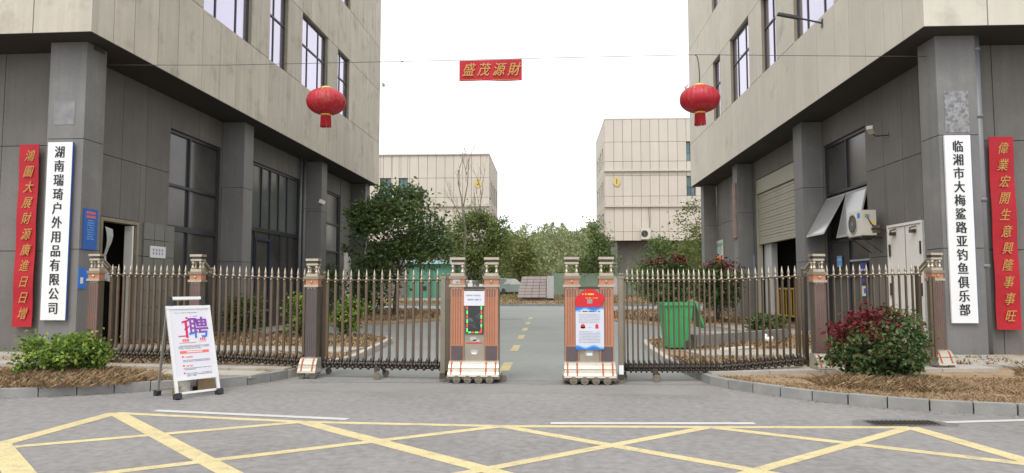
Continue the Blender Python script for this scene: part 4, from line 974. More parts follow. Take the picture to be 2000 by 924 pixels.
for m_, nm, par in ((M_LEDG, 'green_lights', 0), (M_LEDR, 'red_lights', 1)):
    q = MB(); k = 0
    for i in range(9):
        z = .735 + i * .065
        for x in (-.105, .105):
            if (i + (x > 0)) % 2 == par: q.box(x - .009, x + .009, -.0045, -.002, z, z + .052)
    for i in range(4):
        if i % 2 == par:
            for z in (.725, 1.315): q.box(-.088 + i * .052, -.088 + i * .052 + .042, -.0045, -.002, z - .008, z + .012)
    q.build(nm, m_, D1)
qq = MB(); qq.box(-.12, .12, .012, .015, .560, .578); qq.build('red_marking', M_REDP, D1)
for (x0, x1, z0, z1) in ((-.06, .03, .60, .66), (-.02, .08, .585, .62), (-.05, .05, .42, .47)): MB().box(x0, x1, .010, .0145, z0, z1).build('faded_sticker', M_LGREY, D1)
MB().box(-.04, .035, .0095, .014, .405, .43).build('white_sticker', M_WHITEB, D1)
se = MB(); se.box(-.10, -.03, .02, .08, 1.40, 1.45); ico(se, (-.06, .05, 1.47), .025, 8); se.box(.07, .12, .03, .08, 1.40, 1.44); se.build('sensor_housing', M_AC, D1)
MB().box(-.06, .05, .010, .0145, .40, .50).build('faded_sticker', M_LGREY, D2); MB().box(-.04, .04, .0095, .014, .40, .44).build('white_sticker', M_WHITEB, D2)
MB().box(-.325, -.215, -.012, -.004, 1.44, 1.505).build('paper_tag', M_LGREY, D1)
# papers stuck on the drive units
def curled(name, w, h, m, loc, label, cat, amp=.012, rz=0):
    n = 8; vs = []; fs = []
    for i in range(n + 1):
        t = i / n; x = -w / 2 + w * t; b = -amp * math.sin(math.pi * t) - amp * .5 * math.sin(t * 7)
        vs += [(x, b, 0), (x, b * .5, h), (x, b * .5 + .003, h), (x, b + .003, 0)]
    for i in range(n):
        for j in range(4): fs.append((i * 4 + j, i * 4 + (j + 1) % 4, i * 4 + 4 + (j + 1) % 4, i * 4 + 4 + j))
    fs += [(0, 1, 2, 3), tuple(n * 4 + j for j in (3, 2, 1, 0))]
    return MB().add(vs, fs).build(name, m, None, loc, (0, 0, rz), label=label, cat=cat)
pn = curled('paper_notice', .305, .215, M_PAPER, (-1.065, 10.605, 1.12), 'white paper notice taped over the lit screen of the left unit', 'paper', .004)
marks(pn, M_GREYP, -.12, .09, .15, .012, -.010, 1, .9); marks(pn, M_LBLUE, -.12, .10, .085, .016, -.010, 2, .85)
po = MB().box(-.205, .205, 0, .006, 0, .615).build('notice_poster', mat('poster_white', (.58, .60, .68), .6, var=.03), None, (.63, 10.525, .49), label='pale poster with blue borders and two red emblems on the right unit', cat='poster')
for z0, z1, fl_ in ((0, .030, 1), (.585, .615, -1)):
    n = 12; vs = []; fs = []
    for i in range(n + 1):
        x = -.205 + .41 * i / n; e = .018 * math.sin(i * .9 + 1); 
        vs += [(x, -.0015, z0 if fl_ > 0 else z1), (x, -.0015, (z1 + e) if fl_ > 0 else (z0 - e))]
    for i in range(n): fs.append((2 * i, 2 * i + 2, 2 * i + 3, 2 * i + 1))
    MB().add(vs, fs).build('blue_border', M_BLUEP, po)
    vs2 = [(a, -.001, c + (.02 if fl_ > 0 else -.02) * (1 if k % 2 else 0)) for k, (a, b, c) in enumerate(vs)]; MB().add(vs2, fs).build('light_blue_wave', mat('sky_print', (.15, .42, .75), .6), po)
marks(po, M_BLACK, -.15, .15, .545, .014, -.003, 5, .9)
for k in range(6): marks(po, M_GREYP, -.16 , .15, .385 + k * .024, .007, -.003, 6 + k, .85)
for k in range(8): marks(po, M_GREYP, -.16 , .15, .10 + k * .022, .007, -.003, 16 + k, .85)
e1 = MB().lathe([(.034, -.003), (.034, -.001)], 10, (-.10, 0, .335), 'y').box(-.135, -.065, -.003, -.001, .31, .33).build('red_emblem', M_REDP, po)
MB().box(.08, .125, -.003, -.001, .305, .355).box(.09, .115, -.003, -.0012, .355, .37).build('red_emblem', M_REDP, po); MB().box(-.02, .02, -.003, -.001, .318, .326).build('small_emblem', M_GREYP, po)
# red domed card
pts = [(-.205, .0), (-.215, .10), (-.19, .16), (-.15, .17), (-.12, .225), (-.05, .262), (.03, .265), (.10, .235), (.13, .195), (.19, .185), (.215, .12), (.20, .07), (.165, .06), (.16, .0)]
rc_ = MB(); n = len(pts); rc_.add([(x, 0, z) for x, z in pts] + [(x, .005, z) for x, z in pts], [tuple(range(n)), tuple(range(n, 2 * n))[::-1]] + [(i, i + n, (i + 1) % n + n, (i + 1) % n) for i in range(n)])
rcd = rc_.build('festive_card', mat('card_red', (.58, .012, .022), .45, var=.06), None, (.635, 10.52, 1.105), label='red domed festive card with gold strokes above the blue edged poster', cat='card')
marks(rcd, M_YELP, -.11, .10, .175, .022, -.002, 3, .6); marks(rcd, M_YELP, -.06, .12, .125, .012, -.002, 4, .8)
MB().box(-.04, .035, -.002, 0, .05, .115).build('grey_square', mat('card_grey', (.35, .25, .25), .6), rcd)

# ---------------------------------------------------------------- recruitment A-board
AB = empty('a_board', (-4.42, 9.04, .008), R(55.5), 'white framed recruitment A-board standing on the road in front of the gate', 'sign board')
def tilt(o, ang=-16.2): o.rotation_euler = (R(ang), 0, 0)
# local: front leg feet at y=-.0 ; board leans back
fr_ = empty('front_frame', (0, 0, 0)); fr_.parent = AB; tilt(fr_, -16.2); fr_.scale = (1.05, 1, 1.09)
fq = MB()
for sx in (-.265, .265): fq.box(sx - .018, sx + .018, -.012, .012, .03, 1.07)
fq.build('frame_post', M_ALU, fr_)
MB().box(-.283, .283, -.016, .016, 1.05, 1.09).build('top_rail', M_ALU, fr_); MB().box(-.247, .247, -.016, .016, .20, .235).build('bottom_rail', M_ALU, fr_); MB().box(-.23, .23, -.01, .01, .045, .07).build('foot_rail', M_ALU, fr_)
for sx in (-.265, .265): MB().box(sx - .035, sx + .035, -.05, .04, -.005, .06).build('foot', M_BLKP, fr_)
MB().box(-.20, .17, -.02, .02, 1.165, 1.20).build('handle_bar', M_ALU, fr_)
for sx in (-.225, .195): MB().hexa([(sx - .025, -.02, 1.09), (sx + .025, -.02, 1.09), (sx + .025, .05, 1.09), (sx - .025, .05, 1.09), (sx - .02 - (.02 if sx < 0 else -.0), -.02, 1.20), (sx + .03, -.02, 1.20), (sx + .03, .03, 1.20), (sx - .02, .03, 1.20)]).build('hinge_block', M_BLKP, fr_)
rf = empty('rear_frame', (0, .53, 0)); rf.parent = AB; tilt(rf, 9); rf.scale = (1.05, 1, 1.04)
rq = MB()
for sx in (-.25, .25): rq.box(sx - .014, sx + .014, -.01, .01, .03, 1.10)
rq.build('frame_post', mat('grey_aluminium', (.30, .29, .26), .4, .4), rf); MB().box(-.236, .236, -.008, .008, .06, .08).build('foot_rail', M_FRAMEL, rf)
for sx in (-.25, .25): MB().box(sx - .03, sx + .03, -.03, .05, -.012, .055).build('foot', M_BLKP, rf)
pp = MB().box(-.247, .247, -.006, .004, .235, 1.05).build('poster_sheet', mat('poster_sheet_white', (.66, .65, .70), .5, var=.02), fr_)
ov = empty('poster_print', (0, 0, 0)); ov.parent = fr_
def pb(x0, x1, z0, z1, m): return (x0, x1, -.0085, -.0062, z0, z1)
big = link('large_character', text_mesh('聘', .27, M_PURP, .012), None, fr_, (.095, -.009, .80), (R(90), 0, 0))
me = big.data; me.materials.append(M_MAG); me.materials.append(M_BLUEP); me.materials.append(M_PURP)
for p_ in me.polygons:
    c_ = p_.center; p_.material_index = 2 if c_.y < -.04 else (0 if c_.x < .04 else 3)
fg = MB()   # figure shaped like the first stroke of the word
fg.box(-.075, -.045, -.009, -.0062, .70, .90); fg.hexa([(-.11, -.009, .875), (-.02, -.009, .90), (-.02, -.0062, .90), (-.11, -.0062, .875), (-.11, -.009, .90), (-.02, -.009, .92), (-.02, -.0062, .92), (-.11, -.0062, .90)])
fg.hexa([(-.085, -.009, .79), (-.02, -.009, .83), (-.02, -.0062, .83), (-.085, -.0062, .79), (-.085, -.009, .81), (-.02, -.009, .85), (-.02, -.0062, .85), (-.085, -.0062, .81)]); fg.lathe([(.014, -.009), (.014, -.0062)], 10, (-.045, 0, .94), 'y')
fg.build('figure_print', M_MAG, fr_)
for (x0, x1, z, h, m_, sd_, fl_) in [(-.17, -.07, .715, .014, M_MAG, 1, .9), (-.16, -.04, .655, .03, M_PINKP, 2, .9), (.10, .17, .665, .028, M_PINKP, 3, .9), (-.19, .10, 1.00, .008, M_GREYP, 4, .8), (.01, .10, .955, .010, M_GREYP, 5, .9),
                               (-.17, .21, .60, .009, M_GREYP, 6, .9), (-.19, .21, .585, .009, M_GREYP, 7, .9), (-.19, .10, .568, .009, M_GREYP, 8, .9),
                               (-.12, -.02, .465, .012, M_PINKP, 9, .8), (-.15, .20, .43, .008, M_GREYP, 10, .9), (-.15, .20, .415, .008, M_GREYP, 11, .9), (-.11, -.01, .36, .012, M_PINKP, 12, .8),
                               (-.15, .20, .335, .008, M_GREYP, 13, .9), (-.15, .0, .32, .008, M_GREYP, 14, .9), (-.12, .21, .275, .009, M_GREYP, 15, .7), (-.12, .21, .258, .009, M_GREYP, 16, .9), (-.12, .0, .244, .008, M_GREYP, 17, .9)]:
    marks(fr_, m_, x0, x1, z, h, -.0085, sd_, fl_)
MB().box(-.17, .04, -.0088, -.0062, .638, .644).box(.08, .18, -.0088, -.0062, .650, .654).build('red_rule', M_PINKP, fr_)
MB().box(-.175, .195, -.0088, -.0062, .515, .545).build('red_heading_bar', M_PINKP, fr_); marks(fr_, M_WHITEB, -.09, .12, .523, .014, -.0105, 21, .9)
for z in (.468, .362, .276): MB().box(-.155, -.135, -.0088, -.0062, z, z + .016).build('red_bullet', M_REDP, fr_)
# things behind the A-board
MB().box(-.11, .11, 0, .16, 0, .42).build('cement_block', mat('stained_cement', (.42, .42, .38), .9, var=.25, scale=6, col2=(.30, .22, .12), c2scale=5, c2lo=.45, c2hi=.6), None, (-4.82, 9.36, 0), (0, 0, R(28)), label='stained pale cement block behind the A-board against the kerb', cat='block')
MB().box(-.10, .10, 0, .14, 0, .17).build('cement_block', mat('brown_block', (.26, .18, .10), .9, var=.25, scale=6), None, (-4.55, 9.50, 0), (0, 0, R(28)), label='low brown block under the A-board against the kerb', cat='block')

# ---------------------------------------------------------------- wheelie bin, low wall, drain
bi = empty('wheelie_bin', (2.72, 15.35, .12), R(4), 'green plastic wheelie bin with its lid thrown open behind the gate', 'bin')
def taper(x0, x1, y0, y1, X0, X1, Y0, Y1, z0, z1): return [(x0, y0, z0), (x1, y0, z0), (x1, y1, z0), (x0, y1, z0), (X0, Y0, z1), (X1, Y0, z1), (X1, Y1, z1), (X0, Y1, z1)]
q = MB()
bo_ = [(-.215, -.21), (.20, -.21), (.20, .23), (-.215, .23)]; to_ = [(-.285, -.30), (.30, -.30), (.30, .32), (-.285, .32)]
O = [(x, y, .02) for x, y in bo_] + [(x, y, .92) for x, y in to_]; I = [(x * .93, y * .93, .06) for x, y in bo_] + [(x * .94, y * .94, .92) for x, y in to_]
q.add(O + I, [(0, 3, 2, 1), (0, 1, 5, 4), (1, 2, 6, 5), (2, 3, 7, 6), (3, 0, 4, 7), (8, 9, 10, 11), (8, 12, 13, 9), (9, 13, 14, 10), (10, 14, 15, 11), (11, 15, 12, 8), (4, 5, 13, 12), (5, 6, 14, 13), (6, 7, 15, 14), (7, 4, 12, 15)])
q.build('bin_body', M_BIN, bi)
q = MB()
for a, b in (((-.31, -.33), (.325, -.30)), ((-.31, .32), (.325, .35)), ((-.31, -.30), (-.285, .32)), ((.30, -.30), (.325, .32))): q.box(a[0], b[0], a[1], b[1], .89, .95)
q.build('rim', M_BIN, bi)
q = MB()
for k in range(4): x = -.17 + k * .115; q.hexa(taper(x - .012, x + .012, -.222, -.20, x * 1.3 - .012, x * 1.3 + .012, -.312, -.285, .06, .88))
q.build('ribs', M_BIN, bi)
MB().hexa([(.34, -.29, .97), (.36, -.29, .98), (.36, .30, .98), (.34, .30, .97), (.52, -.29, .42), (.55, -.29, .44), (.55, .30, .44), (.52, .30, .42)]).build('lid', M_BIN, bi)
MB().tube([(.30, -.22, .93), (.37, -.22, .97)], .015, 6).tube([(.30, .22, .93), (.37, .22, .97)], .015, 6).tube([(.37, -.24, .97), (.37, .24, .97)], .014, 6).build('handle', M_BIN, bi)
for yy in (-.24, .26): MB().lathe([(.09, -.02), (.095, -.015), (.095, .015), (.09, .02)], 16, (.22, yy, .09), 'y').build('wheel', M_TYRE, bi)
# low planter wall inside the right verge
lw = empty('planter_wall', (0, 0, 0), 0, 'low weathered concrete planter wall behind the right gate', 'wall')
for k in range(5):
    a = Vector((3.35, 15.6)).lerp(Vector((5.9, 17.9)), k / 5); o = piece('wall_block', M_KERB, lw, 0, .67, 0, .16, 0, .26); o.location = (a.x, a.y, .11); o.rotation_euler = (0, 0, math.atan2(2.3, 2.55))
for k in range(3):
    a = Vector((3.35, 15.6)).lerp(Vector((2.95, 16.9)), k / 3); o = piece('wall_block', M_KERB, lw, 0, .44, 0, .16, 0, .26); o.location = (a.x, a.y, .11); o.rotation_euler = (0, 0, math.atan2(1.3, -.4))
lb = MB().box(-.5, .5, -.03, .03, 0, .04).build('white_batten', M_WHITE, None, (3.9, 15.0, .13), (0, 0, R(38)), label='white painted batten lying beside the low planter wall', cat='timber')
rg = MB(); rr = random.Random(8)
for k in range(6): ico(rg, (rr.uniform(-.12, .12), rr.uniform(-.1, .1), .04 + rr.uniform(0, .12)), rr.uniform(.03, .07), 7)
rg.build('white_bag', M_WHITE, None, (5.05, 16.6, .14), label='crumpled white bag by the end of the planter wall', cat='bag', smooth=True)
dr = empty('drain_cover', (3.66, 7.66, .001), R(3), 'dark iron drain grate in the road by the right kerb', 'drain')
MB().box(-.36, .36, -.13, .13, 0, .004).build('sunken_frame', M_IRON, dr)
for k in range(14): piece('grate_bar', M_STEELD, dr, -.33 + k * .048, -.305 + k * .048, -.10, .10, .004, .012)
sheet('road_patch', [(3.1, 7.55), (3.3, 7.47), (4.1, 7.49), (4.2, 7.62), (4.0, 7.88), (3.5, 7.92), (3.2, 7.8)], .0008, mat('old_patch', (.15, .145, .14), .9, var=.2, scale=3, bump=.3))
sheet('road_patch', [(-3.9, 9.6), (2.4, 9.5), (2.35, 10.2), (-3.9, 10.35)], .0012, mat('worn_patch', (.215, .208, .196), .85, var=.10, scale=1.5, fine=.06))
sheet('gate_track', [(-3.5, 10.52), (2.3, 10.45), (2.3, 10.58), (-3.5, 10.66)], .0022, mat('rubbed_track', (.20, .19, .18), .85, var=.14, scale=2))
st = sheet('slab', [(-2.9, 30.6), (-1.0, 30.5), (-1.1, 31.2), (-3.0, 31.3)], .004, mat('trench_patch', (.16, .165, .155), .85)); st.name = 'trench_cover'

# ---------------------------------------------------------------- shed, block, netting, cars, boards
gs = empty('green_shed', (-12.1, 62.0, .16), 0, 'green metal shed with pale turquoise fascia behind the left tree', 'shed')
for k in range(5): piece('wall_sheet', M_SHED, gs, k * .86, k * .86 + .84, 0, .06, .25, 3.2)
piece('wall_sheet', M_SHED, gs, 4.25, 4.31, .06, 3, .25, 3.2)
MB().box(-.1, 4.5, -.35, 3.2, 3.25, 3.34).build('roof', M_SHEDT, gs); MB().box(-.1, 4.5, -.40, -.36, 3.22, 3.55).build('fascia', M_SHEDT, gs)
for x in (0, 2.0, 4.25): MB().box(x - .06, x + .06, -.32, -.2, 0, 3.25).build('post', M_FRAME, gs)
MB().box(-.1, 4.4, -.1, 3, 0, .24).build('plinth', M_KERBW, gs)
for x in (1.3, 3.4): MB().box(x, x + .4, -.02, -.005, .9, 1.3).build('vent', M_FRAME, gs)
tb = empty('transformer_block', (-1.85, 54.0, .18), 0, 'sloping brown tiled roof slab with pale render side on the far verge', 'roofed pit')
vv = []; 
for i in range(7):
    for j in range(4):
        x0 = j * .47; t0, t1 = i / 7, (i + .9) / 7
        xs = lambda t: -.33 * (1 - t)
        MB().hexa([(x0 + xs(t0) * (1 - j / 4), .0 + t0 * 1.2, .42 + t0 * 1.6), (x0 + .46 + xs(t0) * (1 - j / 4), t0 * 1.2, .42 + t0 * 1.6), (x0 + .46, t0 * 1.2 + .1, .40 + t0 * 1.6), (x0, t0 * 1.2 + .1, .40 + t0 * 1.6),
                   (x0 + xs(t1) * (1 - j / 4), -.02 + t1 * 1.2, .42 + t1 * 1.6), (x0 + .46 + xs(t1) * (1 - j / 4), -.02 + t1 * 1.2, .42 + t1 * 1.6), (x0 + .46, t1 * 1.2 + .1, .42 + t1 * 1.6), (x0, t1 * 1.2 + .1, .42 + t1 * 1.6)]).build('tile', M_ROOF, tb)
MB().hexa([(-.3, .12, 0), (1.88, .12, 0), (1.88, 1.5, 0), (-.3, 1.5, 0), (-.0, 1.3, 2.0), (1.88, 1.3, 2.0), (1.88, 1.5, 2.0), (-.0, 1.5, 2.0)]).build('brick_base', M_ROOF, tb)
MB().box(1.89, 2.42, .25, 1.5, .35, 2.03).build('render_side', M_LGREY, tb)
nt = empty('netting_fence', (.6, 62, .55), 0, 'green netting fence on posts beyond the far verge', 'fence')
for k in range(8): piece('netting_panel', M_MESH, nt, k * 2.1, k * 2.1 + 2.02, 0, .03, .1, 2.0)
for k in range(9): MB().box(k * 2.1 - .06, k * 2.1 - .01, -.04, .05, 0, 2.3).build('post', M_FRAMEL, nt)
for i, (x, y_, w_, h_, lab) in enumerate([(5.2, 58, .95, 1.6, 'white upright board beside the far right kerb, nearer the gate gap'), (8.0, 57, .9, 1.3, 'white upright board behind the photinia bushes, left of the other one'), (11.5, 53.5, 1.1, 1.3, 'white upright board seen between bars right of the green bin')]):
    MB().box(0, w_, 0, .06, .0, h_).box(.05, .1, .06, .5, 0, .9).build('white_board', M_LGREY if i == 0 else M_WHITE, None, (x, y_, .60 if y_ > 55 else .3), label=lab, cat='board')
def car(x, y_, rz, paint, label):
    r = empty('parked_car', (x, y_, .62 if x > -5 else .45), rz, label, 'car', 'cars parked beyond the far verge')
    L, Wd = 4.4, 1.76
    prof = [(-2.2, .35), (-2.2, .72), (-2.05, .86), (-1.15, .98), (1.75, .98), (2.15, .88), (2.2, .6), (2.2, .35)]
    def loft(pr, hw, m, name):
        n = len(pr); q = MB(); q.add([(a, -hw, z) for a, z in pr] + [(a, hw, z) for a, z in pr], [tuple(range(n)), tuple(range(n, 2 * n))[::-1]] + [(i, i + n, (i + 1) % n + n, (i + 1) % n) for i in range(n)]); return q.build(name, m, r)
    b_ = loft(prof, Wd / 2, paint, 'body')
    n = 4; pr = [(-1.25, .98), (-.45, 1.43), (.95, 1.43), (1.7, .98)]
    q = MB(); q.add([(a, -(Wd / 2 - .06 - (.18 if z > 1 else 0)), z) for a, z in pr] + [(a, Wd / 2 - .06 - (.18 if z > 1 else 0), z) for a, z in pr], [(0, 1, 2, 3), (7, 6, 5, 4), (0, 4, 5, 1), (1, 5, 6, 2), (2, 6, 7, 3)]); q.build('glasshouse', M_CARG, r)
    MB().box(-.42, .92, -.62, .62, 1.43, 1.47).build('roof', paint, r)
    for a in (-1.35, 1.35):
        for sy in (-1, 1): MB().lathe([(.2, -.1), (.31, -.1), (.33, -.07), (.33, .07), (.31, .1), (.2, .1)], 16, (a, sy * .8, .33), 'y').build('wheel', M_TYRE, r)
    for sy in (-1, 1): MB().box(-2.215, -2.19, sy * .62 - .17, sy * .62 + .17, .62, .76).build('headlight', M_ALU, r)
    MB().box(-2.21, -2.19, -.4, .4, .55, .68).build('front_grille', M_BLKP, r)
    for sy in (-1, 1): MB().box(-.75, -.6, sy * .95 - .07, sy * .95 + .07, .98, 1.10).build('mirror', paint, r)
    return r
car(-3.6, 60.5, R(60), M_CAR, 'pale green car parked left of the tiled roof slab')
car(-6.6, 60.0, R(75), M_CARW, 'white car parked behind the left gate drive unit')

# ---------------------------------------------------------------- trees and shrubs
def limb_tree(name, x, y_, z0, height, trunk_r, limbs, crown, leaf_m, label, seed, leaf=.14, bark=M_BARK, nleaf=60, flat=.8, stems=1, group=None, lean=.1):
    """trunk > limbs; crown as clumps of leaves: crown = list of (dx,dy,dz, rx,ry,rz, clumps, clump radius)"""
    rng = np.random.default_rng(seed); rr = random.Random(seed)
    r = empty(name, (x, y_, z0), 0, label, 'shrub' if 'shrub' in name or 'bush' in name else 'tree', group)
    t = MB()
    for s_ in range(stems):
        a0 = rr.uniform(0, 6.28); bx = .25 * math.cos(a0) * (stems > 1) * trunk_r * 6; by = .25 * math.sin(a0) * (stems > 1) * trunk_r * 6
        top = (bx + rr.uniform(-lean, lean) * height * (2 if stems > 1 else 1), by + rr.uniform(-lean, lean) * height, height)
        pts = [(bx + (top[0] - bx) * k / 6 + rr.uniform(-.03, .03) * trunk_r * 8 * (k > 0), by + (top[1] - by) * k / 6, height * k / 6) for k in range(7)]
        t.tube(pts, [trunk_r * (1 - .11 * k) for k in range(7)], 8)
        for i in range(limbs):
            k = rr.randint(2, 6); p = Vector(pts[k]); c = crown[rr.randrange(len(crown))]; a = rr.uniform(0, 6.28); q = rr.uniform(.4, .9)
            e = Vector((c[0] + c[3] * q * math.cos(a), c[1] + c[4] * q * math.sin(a), c[2] + c[5] * rr.uniform(-.3, .8)))
            mid = p.lerp(e, .5) + Vector((rr.uniform(-.1, .1), rr.uniform(-.1, .1), -.1 * (e - p).length * .5)); r0 = trunk_r * (1 - .11 * k) * .55
            t.tube([p, p.lerp(mid, .5), mid, mid.lerp(e, .5), e], [r0, r0 * .8, r0 * .6, r0 * .4, r0 * .15], 5, False)
            for _ in range(2):
                b2 = mid.lerp(e, rr.random()); e2 = b2 + Vector((rr.uniform(-1, 1), rr.uniform(-1, 1), rr.uniform(0, .9))) * c[3] * .35; t.tube([b2, b2.lerp(e2, .5), e2], [r0 * .35, r0 * .25, r0 * .08], 4, False)
    t.build('trunk', bark, r)
    mats_ = leaf_m if isinstance(leaf_m, list) else [(leaf_m, 1)]
    for lm, share in mats_:
        P = []
        for (cx, cy, cz, rx, ry, rz, nc, cr) in crown:
            P.append(crown_pts(rng, (cx, cy, cz), (rx, ry, rz), max(1, int(nc * share)), nleaf, cr, flat=flat))
        quads_np('crown', leaves(rng, np.concatenate(P), leaf), lm, r, kind='stuff')
    return r
limb_tree('broadleaf_tree', -6.35, 30.0, .25, 3.4, .11, 10, [(0, 0, 3.7, 1.6, 1.5, 1.45, 64, .28), (-.1, 0, 4.7, 1.1, 1.1, .8, 30, .26), (1.2, 0, 3.1, .9, .9, .9, 26, .28), (-1.25, 0, 4.0, .75, .7, .6, 16, .24), (-.75, 0, 2.0, .85, 1.0, .9, 30, .30), (1.75, -.2, 3.3, .5, .5, .7, 7, .2), (2.1, -.2, 2.7, .3, .4, .5, 3, .18), (-.9, 0, 1.0, .75, .8, .7, 18, .28), (-1.9, 0, 3.5, .4, .3, .9, 6, .15), (-1.2, 0, 4.7, .5, .4, .4, 5, .18), (.9, 0, 4.9, .5, .4, .4, 5, .18)],
          [(LM_DARK, .75), (LM_MID, .25)], 'large dark broadleaf tree in front of the green shed', 21, .18, nleaf=60)
limb_tree('broadleaf_tree', -6.0, 62, .16, 5.2, .11, 7, [(-.1, 0, 5.4, 2.2, 1.8, 2.2, 60, .45), (-.3, 0, 7.2, 1.2, 1.1, 1.1, 18, .4), (-2.4, 0, 4.8, 1.1, .8, 1.3, 12, .38), (.6, 0, 3.2, 2.0, 1.5, 1.6, 26, .45), (1.6, 0, 5.2, 1.2, 1.0, 1.9, 22, .42), (2.0, 0, 6.6, .6, .6, .8, 6, .3)],
          [(LM_MID, .75), (LM_YG, .25)], 'mid green many stemmed tree behind the left drive unit', 22, .24, nleaf=75, stems=4, lean=.16)
limb_tree('broadleaf_tree', -2.9, 71, .16, 4.4, .10, 6, [(0, 0, 4.6, 1.9, 1.5, 2.0, 44, .45), (.9, 0, 2.8, 1.5, 1.2, 1.5, 22, .4)], [(LM_YG, .6), (LM_MID, .4)], 'yellow green rounded tree left of the tiled roof slab', 23, .26, nleaf=70)
limb_tree('broadleaf_tree', 4.6, 63, .16, 3.2, .12, 6, [(0, 0, 4.0, 1.25, 1.1, 2.3, 40, .4), (-.2, 0, 6.0, .6, .6, 1.2, 10, .35), (-.9, 0, 3.0, .9, .8, 1.0, 14, .35)], [(LM_MID, .5), (LM_DARK, .5)], 'dark conical tree with bare trunk behind the right drive unit', 24, .22, nleaf=75)
limb_tree('broadleaf_tree', 8.9, 58, .16, 2.6, .09, 6, [(0, 0, 3.0, 1.7, 1.2, 1.7, 40, .42), (0.3, 0, 4.4, .7, .6, .8, 10, .35), (-1.2, 0, 2.0, 1.0, .8, 1.2, 14, .35)], [(LM_MID, .6), (LM_DARK, .4)], 'bushy green tree below the far air conditioner', 25, .22, nleaf=70)
limb_tree('broadleaf_tree', 11.4, 56, .16, 3.2, .09, 6, [(0, 0, 3.1, 1.7, 1.2, 1.8, 42, .45), (.9, 0, 5.2, .8, .7, 1.3, 9, .4)], [(LM_MID, .6), (LM_YG, .4)], 'olive tree left of the right block far corner', 26, .24, nleaf=66)
limb_tree('broadleaf_tree', 9.6, 44, .16, 4.4, .08, 8, [(0, 0, 4.4, 1.5, 1.2, 1.6, 22, .35), (.3, 0, 3.0, 1.3, 1.1, 1.5, 34, .38), (-.6, 0, 5.6, .9, .7, .8, 7, .3)], [(LM_YG, .6), (LM_MID, .4)], 'thin yellow green tree rising beside the right block far corner', 27, .17, nleaf=60)
for x, y_, h, sd_, lab in ((-6.9, 61, 12.6, 31, 'tall bare thin tree rising above the left far block roof'), (-6.0, 66, 10.6, 32, 'shorter bare thin tree right of the number plaque')):
    rr = random.Random(sd_); r = empty('bare_tree', (x, y_, .16), 0, lab, 'tree'); t = MB()
    t.tube([(0, 0, 0), (-.05, 0, h * .3), (.0, 0, h * .5), (-.25, 0, h * .62), (-.35, 0, h * .7)], [.13, .11, .095, .08, .07], 7)
    def br(p, d, L, rad, dep):
        p = Vector(p); d = Vector(d).normalized(); q = p + d * L; m_ = p.lerp(q, .5) + Vector((rr.uniform(-.06, .06) * L, 0, 0)); t.tube([p, m_, q], [rad, rad * .75, rad * .45], 4, False)
        if dep:
            for _ in range(3): br(p.lerp(q, rr.uniform(.3, 1)), d + Vector((rr.uniform(-.45, .45), rr.uniform(-.4, .4), rr.uniform(-.05, .3))), L * rr.uniform(.45, .7), rad * .5, dep - 1)
    br((-.35, 0, h * .7), (-.12, 0, 1), h * .20, .06, 2); br((-.25, 0, h * .62), (.10, .1, 1), h * .36, .065, 3); br((0, 0, h * .5), (-.5, 0, 1), h * .22, .05, 3); br((0, 0, h * .45), (.6, .1, 1), h * .18, .035, 2)
    t.build('trunk', M_BARKP, r)
# pale stake by the big tree and the leaning black pole
MB().tube([(0, 0, 0), (.05, 0, 3.2)], .045, 6).build('tree_stake', M_BARKP, None, (-7.5, 29.6, .2), label='pale wooden stake beside the big left tree', cat='stake')
lp = empty('lamp_post', (-7.05, 40.0, .05), 0, 'black lamp post rising out of the big left tree', 'lamp post'); MB().tube([(0, 0, 0), (0, 0, 6.3)], .07, 8).build('post', M_FRAME, lp); MB().tube([(0, 0, 5.9), (0, 0, 6.5)], .11, 8).build('lamp_head', M_WIRE, lp)
def bush(name, x, y_, z, crown, mats_, label, seed, leaf, nleaf, hollow=.75, stems=8, h=.5, group=None, flat=.8):
    rng = np.random.default_rng(seed); rr = random.Random(seed); r = empty(name, (x, y_, z), 0, label, 'shrub', group); t = MB()
    for k in range(stems):
        c = crown[k % len(crown)]; a = rr.uniform(0, 6.28); t.tube([(rr.uniform(-.05, .05), rr.uniform(-.05, .05), 0), (c[0] * .5 + .2 * c[3] * math.cos(a), .2 * c[4] * math.sin(a), c[2] * .5), (c[0] + .6 * c[3] * math.cos(a), c[1] + .6 * c[4] * math.sin(a), c[2] + .3 * c[5])], [.02, .014, .006], 5)
    t.build('stems', M_BARK, r)
    for nm, lm, sel, share in mats_:
        P = np.concatenate([crown_pts(rng, c[:3], c[3:6], max(1, int(c[6] * share)), nleaf, c[7], hollow, flat) for c in crown]); P = P[P[:, 2] > .03]
        if sel is not None: P = P[sel(P, rng)]
        quads_np(nm, leaves(rng, P, leaf, .62, .5), lm, r, kind='stuff')
    return r
bush('photinia_bush', 4.53, 10.15, .10, [(0, 0, .53, .55, .5, .45, 150, .065), (.20, 0, .44, .42, .42, .38, 80, .06), (-.22, 0, .47, .42, .4, .38, 60, .06)],
     [('green_leaves', LM_PHO, lambda P, g: ~((P[:, 2] + g.normal(0, .10, len(P)) > .82 + .5 * P[:, 0]) & (P[:, 0] < .12)), 1.0), ('red_shoots', LM_RED, lambda P, g: (P[:, 2] + g.normal(0, .08, len(P)) > .80 + .36 * P[:, 0]) & (P[:, 0] < .30 + g.normal(0, .07, len(P))), .9)],
     'round photinia bush with red new leaves in front of the right gate', 41, .062, 34, .80, 10)
